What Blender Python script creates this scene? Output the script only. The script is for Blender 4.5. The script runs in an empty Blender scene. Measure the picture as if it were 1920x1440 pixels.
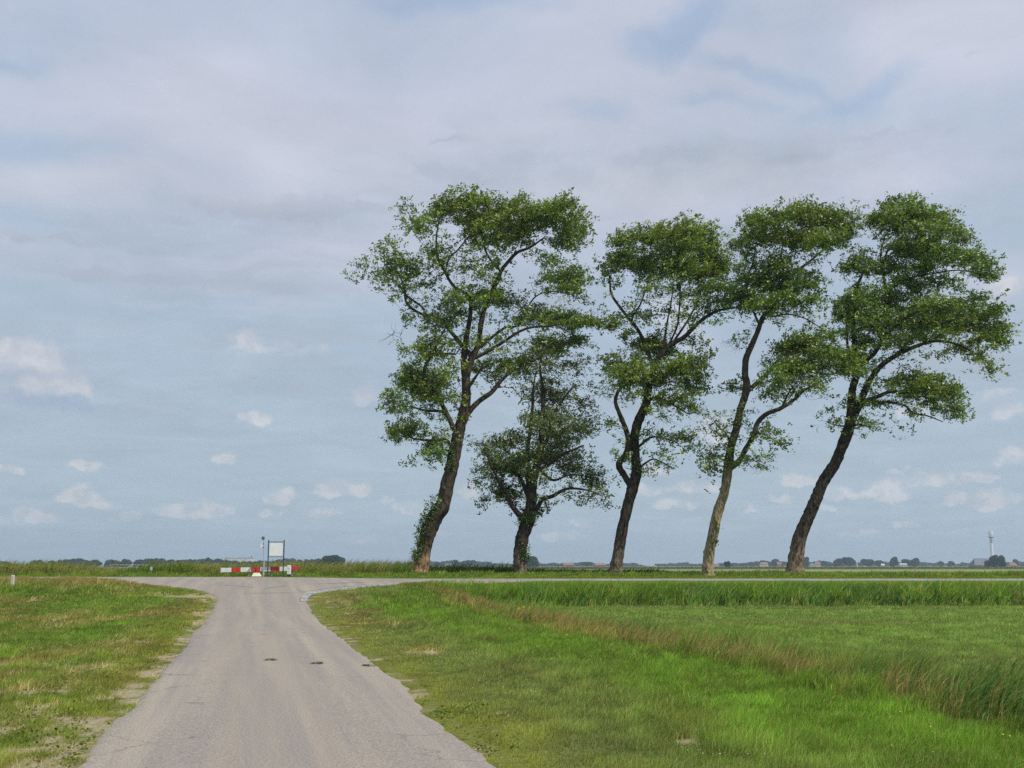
import bpy, math, random
import numpy as np
from mathutils import Vector

rng = np.random.default_rng(7)
random.seed(7)
scene = bpy.context.scene
COL = scene.collection

# ------------------------------------------------------------------ camera
F = 2059.0                       # focal length in pixels of the 1920 px wide photograph
CAMZ = 1.6
PITCH = math.atan(340.0 / F)
cam_data = bpy.data.cameras.new("camera")
cam_data.sensor_width = 36.0
cam_data.lens = 36.0 * F / 1920.0
cam_data.clip_start = 0.05
cam_data.clip_end = 20000.0
cam = bpy.data.objects.new("camera", cam_data)
cam.location = (0, 0, CAMZ)
cam.rotation_euler = (math.pi / 2 + PITCH, 0, 0)
COL.objects.link(cam)
scene.camera = cam
SN, CS = math.sin(PITCH), math.cos(PITCH)


def P(px, py, Y):
    """world point at forward distance Y seen at photograph pixel (px, py)"""
    a = (px - 960.0) / F
    b = (720.0 - py) / F
    dy = CS - b * SN
    dz = SN + b * CS
    s = Y / dy
    return np.array([a * s, Y, CAMZ + dz * s])


def azel(px, py):
    a = (px - 960.0) / F
    b = (720.0 - py) / F
    x, y, z = a, CS - b * SN, SN + b * CS
    return math.atan2(x, y), math.atan2(z, math.hypot(x, y))


# ------------------------------------------------------------------ sun, exposure
SUNV = Vector((0.48, -0.34, 0.86)).normalized()
sun_data = bpy.data.lights.new("sun", 'SUN')
sun_data.energy = 4.0
sun_data.angle = math.radians(0.5)
sun_data.color = (1.0, 0.95, 0.87)
sun = bpy.data.objects.new("sun", sun_data)
sun.rotation_euler = SUNV.to_track_quat('Z', 'Y').to_euler()
sun.location = (0, 0, 60)
COL.objects.link(sun)
scene.view_settings.view_transform = 'Standard'
scene.view_settings.look = 'None'
scene.view_settings.exposure = 0.0
scene.view_settings.gamma = 1.0
scene.cycles.max_bounces = 6
scene.cycles.transparent_max_bounces = 8
scene.cycles.volume_bounces = 0
scene.cycles.use_denoising = False


# ------------------------------------------------------------------ node helper
class NT:
    def __init__(s, tree):
        s.t = tree

    def n(s, kind, **kw):
        nd = s.t.nodes.new(kind)
        for k, v in kw.items():
            setattr(nd, k, v)
        return nd

    def link(s, a, b):
        s.t.links.new(a, b)

    def put(s, sock, v):
        if isinstance(v, bpy.types.NodeSocket):
            s.t.links.new(v, sock)
        else:
            if hasattr(sock.default_value, '__len__') and not hasattr(v, '__len__'):
                v = (v, v, v)
            if hasattr(sock.default_value, '__len__') and len(sock.default_value) == 4 and len(v) == 3:
                v = (*v, 1)
            sock.default_value = v

    def math(s, op, a, b=None, c=None, clamp=False):
        nd = s.n('ShaderNodeMath', operation=op, use_clamp=clamp)
        s.put(nd.inputs[0], a)
        if b is not None: s.put(nd.inputs[1], b)
        if c is not None: s.put(nd.inputs[2], c)
        return nd.outputs[0]

    def vec(s, op, a, b=None):
        nd = s.n('ShaderNodeVectorMath', operation=op)
        s.put(nd.inputs[0], a)
        if b is not None: s.put(nd.inputs[1], b)
        return nd.outputs['Value'] if op in ('LENGTH', 'DOT_PRODUCT') else nd.outputs[0]

    def ramp(s, v, a, b, lo=0.0, hi=1.0, smooth=True):
        nd = s.n('ShaderNodeMapRange', interpolation_type='SMOOTHSTEP' if smooth else 'LINEAR')
        s.put(nd.inputs['Value'], v)
        nd.inputs['From Min'].default_value = a
        nd.inputs['From Max'].default_value = b
        nd.inputs['To Min'].default_value = lo
        nd.inputs['To Max'].default_value = hi
        return nd.outputs[0]

    def mix(s, f, a, b, mode='MIX'):
        nd = s.n('ShaderNodeMix', data_type='RGBA', blend_type=mode)
        s.put(nd.inputs[0], f)
        s.put(nd.inputs[6], a)
        s.put(nd.inputs[7], b)
        return nd.outputs[2]

    def noise(s, vec, scale, detail=4.0, rough=0.55, dist=0.0, out=0):
        nd = s.n('ShaderNodeTexNoise')
        if vec is not None: s.put(nd.inputs['Vector'], vec)
        nd.inputs['Scale'].default_value = scale
        nd.inputs['Detail'].default_value = detail
        nd.inputs['Roughness'].default_value = rough
        nd.inputs['Distortion'].default_value = dist
        return nd.outputs[out]


# ------------------------------------------------------------------ world: Nishita sky under broken cloud
world = bpy.data.worlds.new("World")
scene.world = world
world.use_nodes = True
wt = world.node_tree
wt.nodes.clear()
W = NT(wt)
sky = W.n('ShaderNodeTexSky', sky_type='NISHITA')
sky.sun_disc = False
sky.sun_elevation = math.asin(SUNV.z)
sky.sun_rotation = math.atan2(SUNV.x, SUNV.y)
sky.air_density = 1.0
sky.dust_density = 1.2
tc = W.n('ShaderNodeTexCoord')
D = tc.outputs['Generated']
sep = W.n('ShaderNodeSeparateXYZ'); W.link(D, sep.inputs[0])
dx, dy, dz = sep.outputs
az = W.math('ARCTAN2', dx, dy)
el = W.math('ARCSINE', dz)
cmb = W.n('ShaderNodeCombineXYZ'); W.put(cmb.inputs[0], az); W.put(cmb.inputs[1], el)
AE = cmb.outputs[0]
# planar projection onto a cloud deck
zc = W.math('ADD', W.math('MAXIMUM', dz, 0.0), 0.10)
cp = W.n('ShaderNodeCombineXYZ')
W.put(cp.inputs[0], W.math('DIVIDE', dx, zc)); W.put(cp.inputs[1], W.math('DIVIDE', dy, zc))
PL = cp.outputs[0]
# two domain warps, a soft one and a crisp one
nsoft = W.noise(AE, 9.0, 4.0, 0.55, out=1)
warpS = W.vec('MULTIPLY', W.vec('SUBTRACT', nsoft, (0.5, 0.5, 0.5)), (0.16, 0.07, 0.0))
AES = W.vec('ADD', AE, warpS)
ncr = W.noise(AE, 42.0, 5.0, 0.62, out=1)
warpC = W.vec('MULTIPLY', W.vec('SUBTRACT', ncr, (0.5, 0.5, 0.5)), (0.040, 0.026, 0.0))
AEC = W.vec('ADD', AE, warpC)


def blob(coord, px, py, rx, ry, amp=1.0, inner=0.0, rot=0.0):
    a0, e0 = azel(px, py)
    d = W.vec('SUBTRACT', coord, (a0, e0, 0))
    if rot:
        r = W.n('ShaderNodeVectorRotate', rotation_type='Z_AXIS')
        W.put(r.inputs['Vector'], d); r.inputs['Angle'].default_value = math.radians(rot)
        d = r.outputs[0]
    d = W.vec('MULTIPLY', d, (F / rx, F / ry, 0))
    return W.ramp(W.vec('LENGTH', d), 1.0, inner, 0.0, amp)


def blobs(coord, lst):
    out = None
    for b in lst:
        v = blob(coord, *b)
        out = v if out is None else W.math('ADD', out, v)
    return out


S = 10.0                         # Background strength is 0.1: colours here are ten times the radiance
def sc(c): return (c[0] * S, c[1] * S, c[2] * S)

elr = W.ramp(el, 0.0, 0.50, 0.0, 1.0, smooth=False)
clearc = W.mix(elr, sc((0.415, 0.532, 0.608)), sc((0.385, 0.500, 0.690)))
base = W.mix(0.90, sky.outputs[0], clearc)
base = W.mix(W.ramp(el, 0.075, 0.0, 0.0, 0.55), base, sc((0.430, 0.560, 0.630)))
# thin high veil, streaky
veiln = W.noise(PL, 0.75, 6.0, 0.52, 0.35)
veil = W.ramp(veiln, 0.36, 0.60)
gap = blobs(AES, [(60, 265, 230, 44, 0.8, 0.0, 8), (1290, 50, 190, 60, 0.95, 0.1, -15), (1420, 130, 200, 30, 0.6, 0.0, 25), (1600, 175, 240, 45, 0.8, 0.0, -8), (1350, 180, 120, 22, 0.5, 0.0, 10),
                  (830, 0, 300, 40, 0.9, 0.0), (30, 95, 120, 30, 0.6, 0.0, 10), (40, 60, 160, 80, 0.4, 0.0), (1100, 215, 120, 30, 0.5, 0.0)])
hiveil = W.ramp(el, 0.17, 0.34, 0.22, 0.92)
add = blobs(AES, [(420, 220, 560, 170, 0.35, 0.2), (1780, 60, 300, 170, 0.5, 0.2), (350, 500, 560, 60, 0.45, 0.1),
                  (1500, 330, 700, 110, 0.45, 0.1)])
vf = W.math('MULTIPLY', W.math('ADD', W.math('MULTIPLY', veil, 0.55), 0.35), hiveil)
vf = W.math('ADD', vf, W.math('MULTIPLY', add, hiveil))
vf = W.math('MULTIPLY', vf, W.math('SUBTRACT', 1.0, W.math('MINIMUM', gap, 0.85)), clamp=True)
c1 = W.mix(vf, base, sc((0.570, 0.600, 0.705)))
# grey undersides
gn = W.ramp(W.noise(AES, 13.0, 5.0, 0.6), 0.38, 0.62)
grey = blobs(AEC, [(560, 400, 330, 42, 0.9, 0.2), (150, 455, 150, 22, 0.7, 0.1, 3), (760, 350, 180, 40, 0.7, 0.2, 15),
                   (870, 262, 80, 14, 0.6, 0.0), (1250, 320, 560, 95, 0.85, 0.3), (1700, 250, 160, 30, 0.5, 0.0),
                   (330, 520, 480, 45, 0.6, 0.2), (560, 680, 260, 20, 0.6, 0.1), (1880, 430, 300, 90, 0.6, 0.2),
                   (1500, 860, 420, 40, 0.35, 0.0), (400, 735, 240, 18, 0.5, 0.0, -8)])
gf = W.math('MULTIPLY', grey, W.math('ADD', W.math('MULTIPLY', gn, 0.75), 0.30), clamp=True)
c2 = W.mix(W.math('MULTIPLY', gf, 0.95), c1, sc((0.440, 0.505, 0.595)))
bands = W.noise(W.vec('MULTIPLY', AES, (1.0, 5.5, 1.0)), 3.6, 6.0, 0.58, 0.4)
bz = W.math('MULTIPLY', W.ramp(el, 0.07, 0.16), W.ramp(el, 0.42, 0.26))
c2 = W.mix(W.math('MULTIPLY', W.ramp(bands, 0.50, 0.64), W.math('MULTIPLY', bz, 0.75)), c2, sc((0.425, 0.490, 0.580)))
c2 = W.mix(W.math('MULTIPLY', W.ramp(bands, 0.48, 0.33), W.math('MULTIPLY', bz, 0.40)), c2, sc((0.520, 0.575, 0.680)))
gcr = W.noise(AE, 30.0, 6.0, 0.62)
gb2 = blobs(AEC, [(480, 393, 230, 22, 1.0, 0.2, 2), (640, 385, 200, 26, 0.9, 0.2), (330, 412, 80, 14, 0.8, 0.0, 6), (145, 455, 90, 13, 0.9, 0.0, 3), (40, 450, 60, 16, 0.8, 0.0), (850, 330, 150, 36, 0.8, 0.1, 12),
                  (240, 520, 300, 22, 0.7, 0.1), (560, 540, 300, 22, 0.7, 0.1), (1240, 290, 190, 30, 0.7, 0.1), (1480, 300, 170, 26, 0.7, 0.0, -6), (1000, 300, 120, 30, 0.6, 0.0), (835, 264, 60, 8, 0.7, 0.0), (650, 318, 50, 8, 0.6, 0.0),
                  (1660, 250, 120, 16, 0.6, 0.0), (1820, 105, 50, 14, 0.4, 0.0), (300, 740, 200, 9, 0.6, 0.0, -9), (1880, 420, 90, 24, 0.6, 0.0), (1480, 870, 200, 14, 0.45, 0.0), (1780, 1010, 140, 8, 0.3, 0.0)])
g2 = W.ramp(W.math('ADD', gb2, W.math('MULTIPLY', W.math('SUBTRACT', gcr, 0.5), 1.0)), 0.15, 0.75)
c2 = W.mix(W.math('MULTIPLY', g2, 0.62), c2, sc((0.425, 0.478, 0.575)))
# bright fleecy lining between
wh = blobs(AES, [(90, 350, 300, 55, 0.75, 0.1), (560, 300, 420, 60, 0.45, 0.1, 6), (1250, 345, 360, 50, 0.7, 0.0), (1000, 250, 200, 40, 0.35, 0.0), (640, 460, 220, 26, 0.6, 0.0), (350, 340, 420, 45, 0.5, 0.0), (1270, 575, 90, 55, 0.9, 0.0),
                 (1870, 520, 90, 70, 0.6, 0.0), (1160, 330, 90, 20, 0.4, 0.0), (1300, 640, 120, 60, 0.5, 0.0)])
c3 = W.mix(W.math('MULTIPLY', wh, 0.9, clamp=True), c2, sc((0.600, 0.625, 0.710)))
# cumulus: crisp tops, softer grey bases
cum = [(60, 658, 105, 34, 0.75, 0.0), (0, 675, 80, 40, 0.6, 0.0), (100, 705, 90, 34, 0.6, 0.0), (150, 738, 60, 24, 0.45, 0.0), (20, 735, 120, 30, 0.4, 0.0),
       (460, 638, 56, 26, 0.55, 0.0), (520, 655, 170, 18, 0.35, 0.0), (480, 788, 34, 22, 0.75, 0.0), (690, 742, 48, 30, 0.55, 0.0),
       (418, 863, 28, 15, 0.6, 0.0), (160, 878, 44, 14, 0.7, 0.0, -18), (10, 884, 34, 13, 0.8, 0.0),
       (148, 938, 48, 24, 1.0, 0.0), (195, 948, 34, 13, 0.7, 0.0), (48, 972, 40, 20, 1.0, 0.0), (-5, 978, 26, 18, 0.9, 0.0),
       (350, 960, 66, 23, 1.1, 0.0), (415, 960, 30, 12, 0.8, 0.0), (240, 970, 40, 12, 0.7, 0.0), (95, 975, 26, 12, 0.6, 0.0),
       (528, 937, 38, 20, 1.1, 0.0), (638, 922, 66, 22, 1.25, 0.0), (600, 965, 46, 14, 0.85, 0.0), (720, 940, 20, 10, 0.6, 0.0),
       (510, 963, 34, 9, 0.6, 0.0), (380, 1030, 24, 8, 0.5, 0.0), (565, 1022, 26, 8, 0.5, 0.0), (685, 1020, 34, 9, 0.6, 0.0),
       (880, 925, 30, 24, 0.8, 0.0), (770, 955, 46, 24, 0.6, 0.0), (1040, 1010, 66, 14, 0.8, 0.0), (920, 1030, 50, 9, 0.5, 0.0),
       (1345, 815, 50, 42, 1.2, 0.1), (1290, 860, 70, 20, 0.5, 0.0), (1200, 925, 50, 20, 0.75, 0.0), (1300, 920, 62, 18, 0.9, 0.0),
       (1260, 948, 60, 12, 0.6, 0.0), (1640, 850, 90, 30, 0.55, 0.0), (1750, 830, 70, 20, 0.45, 0.0), (1540, 825, 60, 26, 0.5, 0.0),
       (1500, 905, 46, 22, 0.8, 0.0), (1580, 930, 56, 16, 0.85, 0.0), (1665, 930, 46, 30, 0.9, 0.0), (1740, 905, 80, 20, 0.85, 0.0),
       (1795, 905, 16, 10, 1.0, 0.0), (1860, 945, 50, 26, 0.75, 0.0), (1800, 940, 50, 16, 0.6, 0.0), (1900, 865, 40, 28, 0.6, 0.0),
       (1610, 1000, 40, 11, 0.6, 0.0), (1775, 995, 26, 13, 0.55, 0.0), (1240, 997, 40, 10, 0.5, 0.0), (1890, 770, 50, 22, 0.5, 0.0),
       (1420, 1000, 40, 14, 0.4, 0.0), (1870, 740, 60, 14, 0.4, 0.0), (1720, 770, 60, 22, 0.35, 0.0), (1880, 540, 60, 28, 0.6, 0.0)]
cum += [(1230, 880, 40, 14, 0.8, 0.0), (1700, 985, 30, 9, 0.6, 0.0), (1460, 940, 30, 12, 0.7, 0.0), (1545, 955, 30, 10, 0.6, 0.0), (820, 1000, 34, 10, 0.6, 0.0), (1090, 985, 30, 10, 0.6, 0.0), (1400, 960, 26, 10, 0.6, 0.0),
        (270, 1000, 30, 8, 0.5, 0.0), (60, 1010, 34, 8, 0.5, 0.0), (455, 985, 26, 8, 0.5, 0.0), (640, 985, 30, 8, 0.5, 0.0), (1690, 890, 34, 12, 0.6, 0.0), (1830, 900, 40, 14, 0.7, 0.0), (1300, 975, 40, 9, 0.6, 0.0)]
soft = [c_ for c_ in cum if c_[1] < 780]
low = [c_ for c_ in cum if c_[1] >= 780 and c_[4] > 0.55]
cb = blobs(AEC, soft)
nfine = W.noise(AE, 58.0, 4.0, 0.55, out=1)
AEF = W.vec('ADD', AE, W.vec('MULTIPLY', W.vec('SUBTRACT', nfine, (0.5, 0.5, 0.5)), (0.022, 0.018, 0.0)))
def flatblob(px, py, rx, ry, amp=1.0, inner=0.0, rot=0.0):
    a0, e0 = azel(px, py)
    d = W.vec('MULTIPLY', W.vec('SUBTRACT', AEF, (a0, e0, 0)), (F / (rx * 1.25), F / (ry * 1.45), 0))
    s_ = W.n('ShaderNodeSeparateXYZ'); W.link(d, s_.inputs[0])
    yy_ = W.math('MULTIPLY', W.math('MINIMUM', s_.outputs[1], 0.0), 1.3)
    c_ = W.n('ShaderNodeCombineXYZ'); W.put(c_.inputs[1], yy_)
    return W.ramp(W.vec('LENGTH', W.vec('ADD', d, c_.outputs[0])), 1.0, 0.1, 0.0, min(1.0, amp + 0.1))
cl = None
for c_ in low:
    v_ = flatblob(*c_)
    cl = v_ if cl is None else W.math('MAXIMUM', cl, v_)
cfn = W.noise(AE, 62.0, 4.0, 0.58)
clm = W.ramp(W.math('ADD', cl, W.math('MULTIPLY', W.math('SUBTRACT', cfn, 0.5), 0.7)), 0.12, 0.66)
cn = W.noise(AE, 48.0, 6.0, 0.66)
cm = W.ramp(W.math('ADD', W.math('MULTIPLY', cb, 1.25), W.math('MULTIPLY', W.math('SUBTRACT', cn, 0.5), 1.1)), 0.03, 0.72)
cmm = W.math('MULTIPLY', cm, 0.72, clamp=True)
lit = W.ramp(W.noise(AE, 26.0, 3.0, 0.6), 0.35, 0.62)
cc = W.mix(lit, sc((0.520, 0.560, 0.640)), sc((0.720, 0.710, 0.735)))
c4 = W.mix(cmm, c3, cc)
c4 = W.mix(W.math('MULTIPLY', clm, 0.72), c4, W.mix(W.ramp(cfn, 0.40, 0.60), sc((0.530, 0.580, 0.650)), sc((0.700, 0.695, 0.715))))
# grey undersides of the big left-hand cumulus
gb = blobs(AEC, [(80, 752, 150, 22, 1.0, 0.1, 4), (60, 700, 120, 16, 0.6, 0.0), (150, 765, 60, 10, 0.6, 0.0),
                 (1330, 850, 80, 10, 0.5, 0.0), (690, 768, 50, 9, 0.6, 0.0), (1720, 735, 130, 12, 0.4, 0.0)])
c5 = W.mix(W.math('MULTIPLY', gb, 0.8, clamp=True), c4, sc((0.380, 0.460, 0.600)))
tex = W.math('ADD', W.math('MULTIPLY', W.noise(PL, 1.9, 7.0, 0.62, 0.6), 0.36), 0.82)
tex2 = W.math('ADD', W.math('MULTIPLY', W.noise(W.vec('MULTIPLY', AES, (1.0, 3.2, 1.0)), 7.0, 5.0, 0.6), 0.16), 0.92)
c6 = W.mix(1.0, c5, W.math('MULTIPLY', tex, tex2), 'MULTIPLY')
bg = W.n('ShaderNodeBackground')
W.link(c6, bg.inputs[0]); bg.inputs[1].default_value = 0.1
wo = W.n('ShaderNodeOutputWorld'); W.link(bg.outputs[0], wo.inputs[0])


# ------------------------------------------------------------------ mesh helpers
def tag(o, label=None, cat=None, group=None, kind=None):
    if label: o['label'] = label
    if cat: o['category'] = cat
    if group: o['group'] = group
    if kind: o['kind'] = kind
    return o


def empty(name, loc, label, cat, group=None):
    o = bpy.data.objects.new(name, None)
    o.location = Vector([float(v) for v in loc])
    o.empty_display_size = 0.3
    COL.objects.link(o)
    return tag(o, label, cat, group)


def mesh_np(name, V, faces, mats, parent=None, col=None, smooth=False, matidx=None):
    """V (n,3); faces = list of (m,k) integer arrays"""
    me = bpy.data.meshes.new(name)
    V = np.asarray(V, dtype=np.float32)
    up = parent
    while up is not None:
        V = V - np.array(up.location, dtype=np.float32)[None]
        up = up.parent
    me.vertices.add(len(V))
    me.vertices.foreach_set('co', V.ravel())
    faces = [np.asarray(f, dtype=np.int32) for f in faces if len(f)]
    nl = sum(f.size for f in faces); nf = sum(len(f) for f in faces)
    me.loops.add(nl)
    me.loops.foreach_set('vertex_index', np.concatenate([f.ravel() for f in faces]))
    me.polygons.add(nf)
    tot = np.concatenate([np.full(len(f), f.shape[1], np.int32) for f in faces])
    st = np.concatenate([[0], np.cumsum(tot)[:-1]]).astype(np.int32)
    me.polygons.foreach_set('loop_start', st)
    me.polygons.foreach_set('loop_total', tot)
    me.polygons.foreach_set('use_smooth', np.full(nf, bool(smooth)))
    if matidx is not None: me.polygons.foreach_set('material_index', np.asarray(matidx, dtype=np.int32))
    if col is not None:
        a = me.color_attributes.new('col', 'FLOAT_COLOR', 'POINT')
        c4_ = np.ones((len(V), 4), dtype=np.float32); c4_[:, :3] = col
        a.data.foreach_set('color', c4_.ravel())
    me.update(calc_edges=True)
    me.validate()
    for m in (mats if isinstance(mats, (list, tuple)) else [mats]): me.materials.append(m)
    o = bpy.data.objects.new(name, me)
    COL.objects.link(o)
    if parent is not None: o.parent = parent
    return o


class MB:
    """collects shapes into one mesh"""
    def __init__(s): s.v = []; s.f = {}; s.n = 0; s.mi = {}
    def add(s, V, faces, mi=0):
        V = np.asarray(V, float)
        for f in faces:
            f = np.asarray(f)
            s.f.setdefault(f.shape[1], []).append(f + s.n)
            s.mi.setdefault(f.shape[1], []).append(np.full(len(f), mi))
        s.v.append(V); s.n += len(V)
    def box(s, c, size, mi=0, taper=1.0, rotz=0.0, bev=0.0):
        sx, sy, sz = [v / 2 for v in size]
        c = np.asarray(c, float)
        if bev <= 0:
            V = np.array([[-sx, -sy, -sz], [sx, -sy, -sz], [sx, sy, -sz], [-sx, sy, -sz],
                          [-sx * taper, -sy * taper, sz], [sx * taper, -sy * taper, sz], [sx * taper, sy * taper, sz], [-sx * taper, sy * taper, sz]])
            fs = [np.array([[0, 3, 2, 1], [4, 5, 6, 7], [0, 1, 5, 4], [1, 2, 6, 5], [2, 3, 7, 6], [3, 0, 4, 7]])]
        else:
            b = bev
            def ring(z, i, t=1.0):
                x, y = (sx - i) * t, (sy - i) * t
                e = b if i == 0 else b * 0.4
                return [[-x + e, -y, z], [x - e, -y, z], [x, -y + e, z], [x, y - e, z], [x - e, y, z], [-x + e, y, z], [-x, y - e, z], [-x, -y + e, z]]
            rs = [ring(-sz, b), ring(-sz + b, 0), ring(sz - b, 0, taper), ring(sz, b, taper)]
            V = np.array([p for r in rs for p in r])
            q = [[k * 8 + i, k * 8 + (i + 1) % 8, (k + 1) * 8 + (i + 1) % 8, (k + 1) * 8 + i] for k in range(3) for i in range(8)]
            fs = [np.array(q), np.array([list(range(7, -1, -1)), list(range(24, 32))])]
        if rotz:
            cz, sz_ = math.cos(rotz), math.sin(rotz)
            V = V @ np.array([[cz, sz_, 0], [-sz_, cz, 0], [0, 0, 1]])
        s.add(V + c, fs, mi)
    def tube(s, pts, rad, sides=8, bump=0.0, mi=0, cap=True):
        V, f = tube_np(pts, rad, sides, bump)
        s.add(V, [f], mi)
        if cap:
            n = len(V)
            s.add(V[[*range(sides)]], [np.array([list(range(sides - 1, -1, -1))])], mi)
            s.add(V[n - sides:], [np.array([list(range(sides))])], mi)
    def build(s, name, mats, parent=None, smooth=False, col=None):
        V = np.concatenate(s.v)
        ks = sorted(s.f)
        return mesh_np(name, V, [np.concatenate(s.f[k]) for k in ks], mats, parent,
                       matidx=np.concatenate([np.concatenate(s.mi[k]) for k in ks]), smooth=smooth, col=col)


def tube_np(pts, rad, sides=8, bump=0.0):
    pts = np.asarray(pts, float); rad = np.asarray(rad, float)
    n = len(pts)
    T = np.gradient(pts, axis=0)
    T /= np.linalg.norm(T, axis=1)[:, None] + 1e-9
    ref = np.array([0.0, 1.0, 0.0])
    A = np.cross(T, ref); bad = np.linalg.norm(A, axis=1) < 0.2
    A[bad] = np.cross(T[bad], np.array([1.0, 0, 0]))
    A /= np.linalg.norm(A, axis=1)[:, None]
    B = np.cross(T, A)
    th = np.linspace(0, 2 * math.pi, sides, endpoint=False)
    R = rad[:, None] * np.ones((n, sides))
    if bump: R = R * (1 + bump * lumps(n, sides))
    V = pts[:, None, :] + R[..., None] * (A[:, None, :] * np.cos(th)[None, :, None] + B[:, None, :] * np.sin(th)[None, :, None])
    i = np.arange(n - 1)[:, None] * sides; j = np.arange(sides)[None]; j2 = (j + 1) % sides
    f = np.stack([i + j, i + j2, i + sides + j2, i + sides + j], -1).reshape(-1, 4)
    return V.reshape(-1, 3), f


def lumps(n, s):
    a = rng.normal(0, 1, (n, s))
    b = (a + np.roll(a, 1, 1) + np.roll(a, -1, 1)) / 1.7
    k = rng.normal(0, 1, (n, 1)) * 0.35
    return np.clip(b * 0.5 + k, -1.6, 1.6)


def catmull(pts, per=4):
    pts = np.asarray(pts, float)
    if len(pts) < 3: 
        t = np.linspace(0, 1, per * 2)[:, None]
        return pts[0] * (1 - t) + pts[-1] * t
    p = np.vstack([2 * pts[0] - pts[1], pts, 2 * pts[-1] - pts[-2]])
    out = []
    for i in range(1, len(p) - 2):
        for k in range(per):
            t = k / per
            out.append(0.5 * ((2 * p[i]) + (-p[i - 1] + p[i + 1]) * t + (2 * p[i - 1] - 5 * p[i] + 4 * p[i + 1] - p[i + 2]) * t * t
                              + (-p[i - 1] + 3 * p[i] - 3 * p[i + 1] + p[i + 2]) * t ** 3))
    out.append(p[-2])
    return np.array(out)


# numpy value noise
def _h(i, j, s):
    v = np.sin(i * 127.1 + j * 311.7 + s * 74.7) * 43758.5453
    return v - np.floor(v)
def vn(x, y, s=0):
    i = np.floor(x); j = np.floor(y); u = x - i; v = y - j
    u = u * u * (3 - 2 * u); v = v * v * (3 - 2 * v)
    return (_h(i, j, s) * (1 - u) + _h(i + 1, j, s) * u) * (1 - v) + (_h(i, j + 1, s) * (1 - u) + _h(i + 1, j + 1, s) * u) * v
def fbm(x, y, s=0, o=4):
    t = 0; a = 0.5; n = 0
    for k in range(o):
        t = t + a * vn(x * 2 ** k, y * 2 ** k, s + k * 13); n += a; a *= 0.5
    return t / n
def ss(a, b, x):
    t = np.clip((np.asarray(x, float) - a) / (b - a), 0, 1)
    return t * t * (3 - 2 * t)


# ------------------------------------------------------------------ terrain height
def zramp(y):
    return 0.82 * ss(33, 58, y) + 0.20 * ss(58.5, 66, y)

def zbase(x, y):
    x = np.asarray(x, float); y = np.asarray(y, float)
    u = x + 0.235 * y
    zr = zramp(y)
    zf = -0.25 + (zramp(57.5) + 0.25) * ss(50.5, 57.0, y)
    zf = np.where(y > 57.0, zr, zf)
    w = ss(7.4, 9.6, u)
    z = zr * (1 - w) + zf * w
    z = z - 0.30 * np.exp(-((u - 8.9) / 0.7) ** 2) * (1 - ss(46, 52, y))
    # left field edge: the verge swells before the junction
    z = z + 0.16 * ss(-15, -21, x) * np.exp(-((y - 51) / 4.0) ** 2)
    # beyond the dyke
    back = ss(68.0, 73.5, y)
    z = z * (1 - back) + (-0.25) * back
    z = z - 0.45 * np.exp(-((y - 75.0) / 1.3) ** 2)
    return z


def ground_y(px, py):
    """distance at which the ray through the pixel meets the ramped ground"""
    lo, hi = 2.0, 66.0
    for _ in range(50):
        m = (lo + hi) / 2
        p = P(px, py, m)
        if p[2] > zramp(m): lo = m
        else: hi = m
    return (lo + hi) / 2

def G(px, py):
    y = ground_y(px, py)
    p = P(px, py, y)
    return p[0], y

Lpx = [(149, 1439), (181, 1395), (216, 1357), (248, 1328), (274, 1299), (315, 1249), (344, 1220), (364, 1188), (385, 1167),
       (397, 1148), (408, 1126), (404, 1117), (385, 1109), (345, 1103), (315, 1100), (248, 1094.6), (175, 1089.6), (110, 1087.5)]
Rpx = [(930, 1439), (897, 1415), (836, 1373), (818, 1355), (785, 1329), (761, 1291), (719, 1261), (673, 1225), (643, 1201),
       (601, 1171), (583, 1146), (572, 1127), (583, 1115), (631, 1106), (691, 1100), (752, 1096), (812, 1093), (873, 1091)]
L = np.array([G(*p) for p in Lpx]); R = np.array([G(*p) for p in Rpx])
Y0 = 57.2; Y1 = 62.8
def Y1f(x): return Y1 - 1.8 * ss(-15, -5, x)          # the cross road narrows past the junction
L = L[L[:, 1] < Y0 - 0.2]; R = R[R[:, 1] < Y0 - 0.2]
L = np.vstack([[2.3 - 1.7 - 2.36 * 0, -20], [-1.35 + 0.235 * 3, 0], L, [-27.5, Y0]])
L[0] = (3.0, -20); L[1] = (-1.45, 0)
R = np.vstack([[6.6, -20], [2.05, 0], R, [2.5, Y0]])
L[0] = (-1.45 + 4.7, -20)
def xl(y): return np.interp(y, L[:, 1], L[:, 0])
def xr(y): return np.interp(y, R[:, 1], R[:, 0])
def jag(y, s): return 0.10 * (fbm(y * 1.3, y * 0 + s, s) - 0.5) + 0.07 * (vn(y * 5.1, y * 0, s + 5) - 0.5)


def on_road(x, y):
    """signed distance-like value, >0 inside the asphalt"""
    a = np.minimum(x - xl(y) , xr(y) - x)
    a = np.where(y > Y0, -9, a)
    b = np.minimum(y - Y0 + 0.6, Y1f(x) - y)
    b2 = np.where((y >= Y0 - 0.001), b, -9)
    return np.maximum(a, b2)


# ------------------------------------------------------------------ materials
def new_mat(name):
    m = bpy.data.materials.new(name); m.use_nodes = True
    m.node_tree.nodes.clear()
    t = NT(m.node_tree)
    out = t.n('ShaderNodeOutputMaterial')
    return m, t, out

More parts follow.
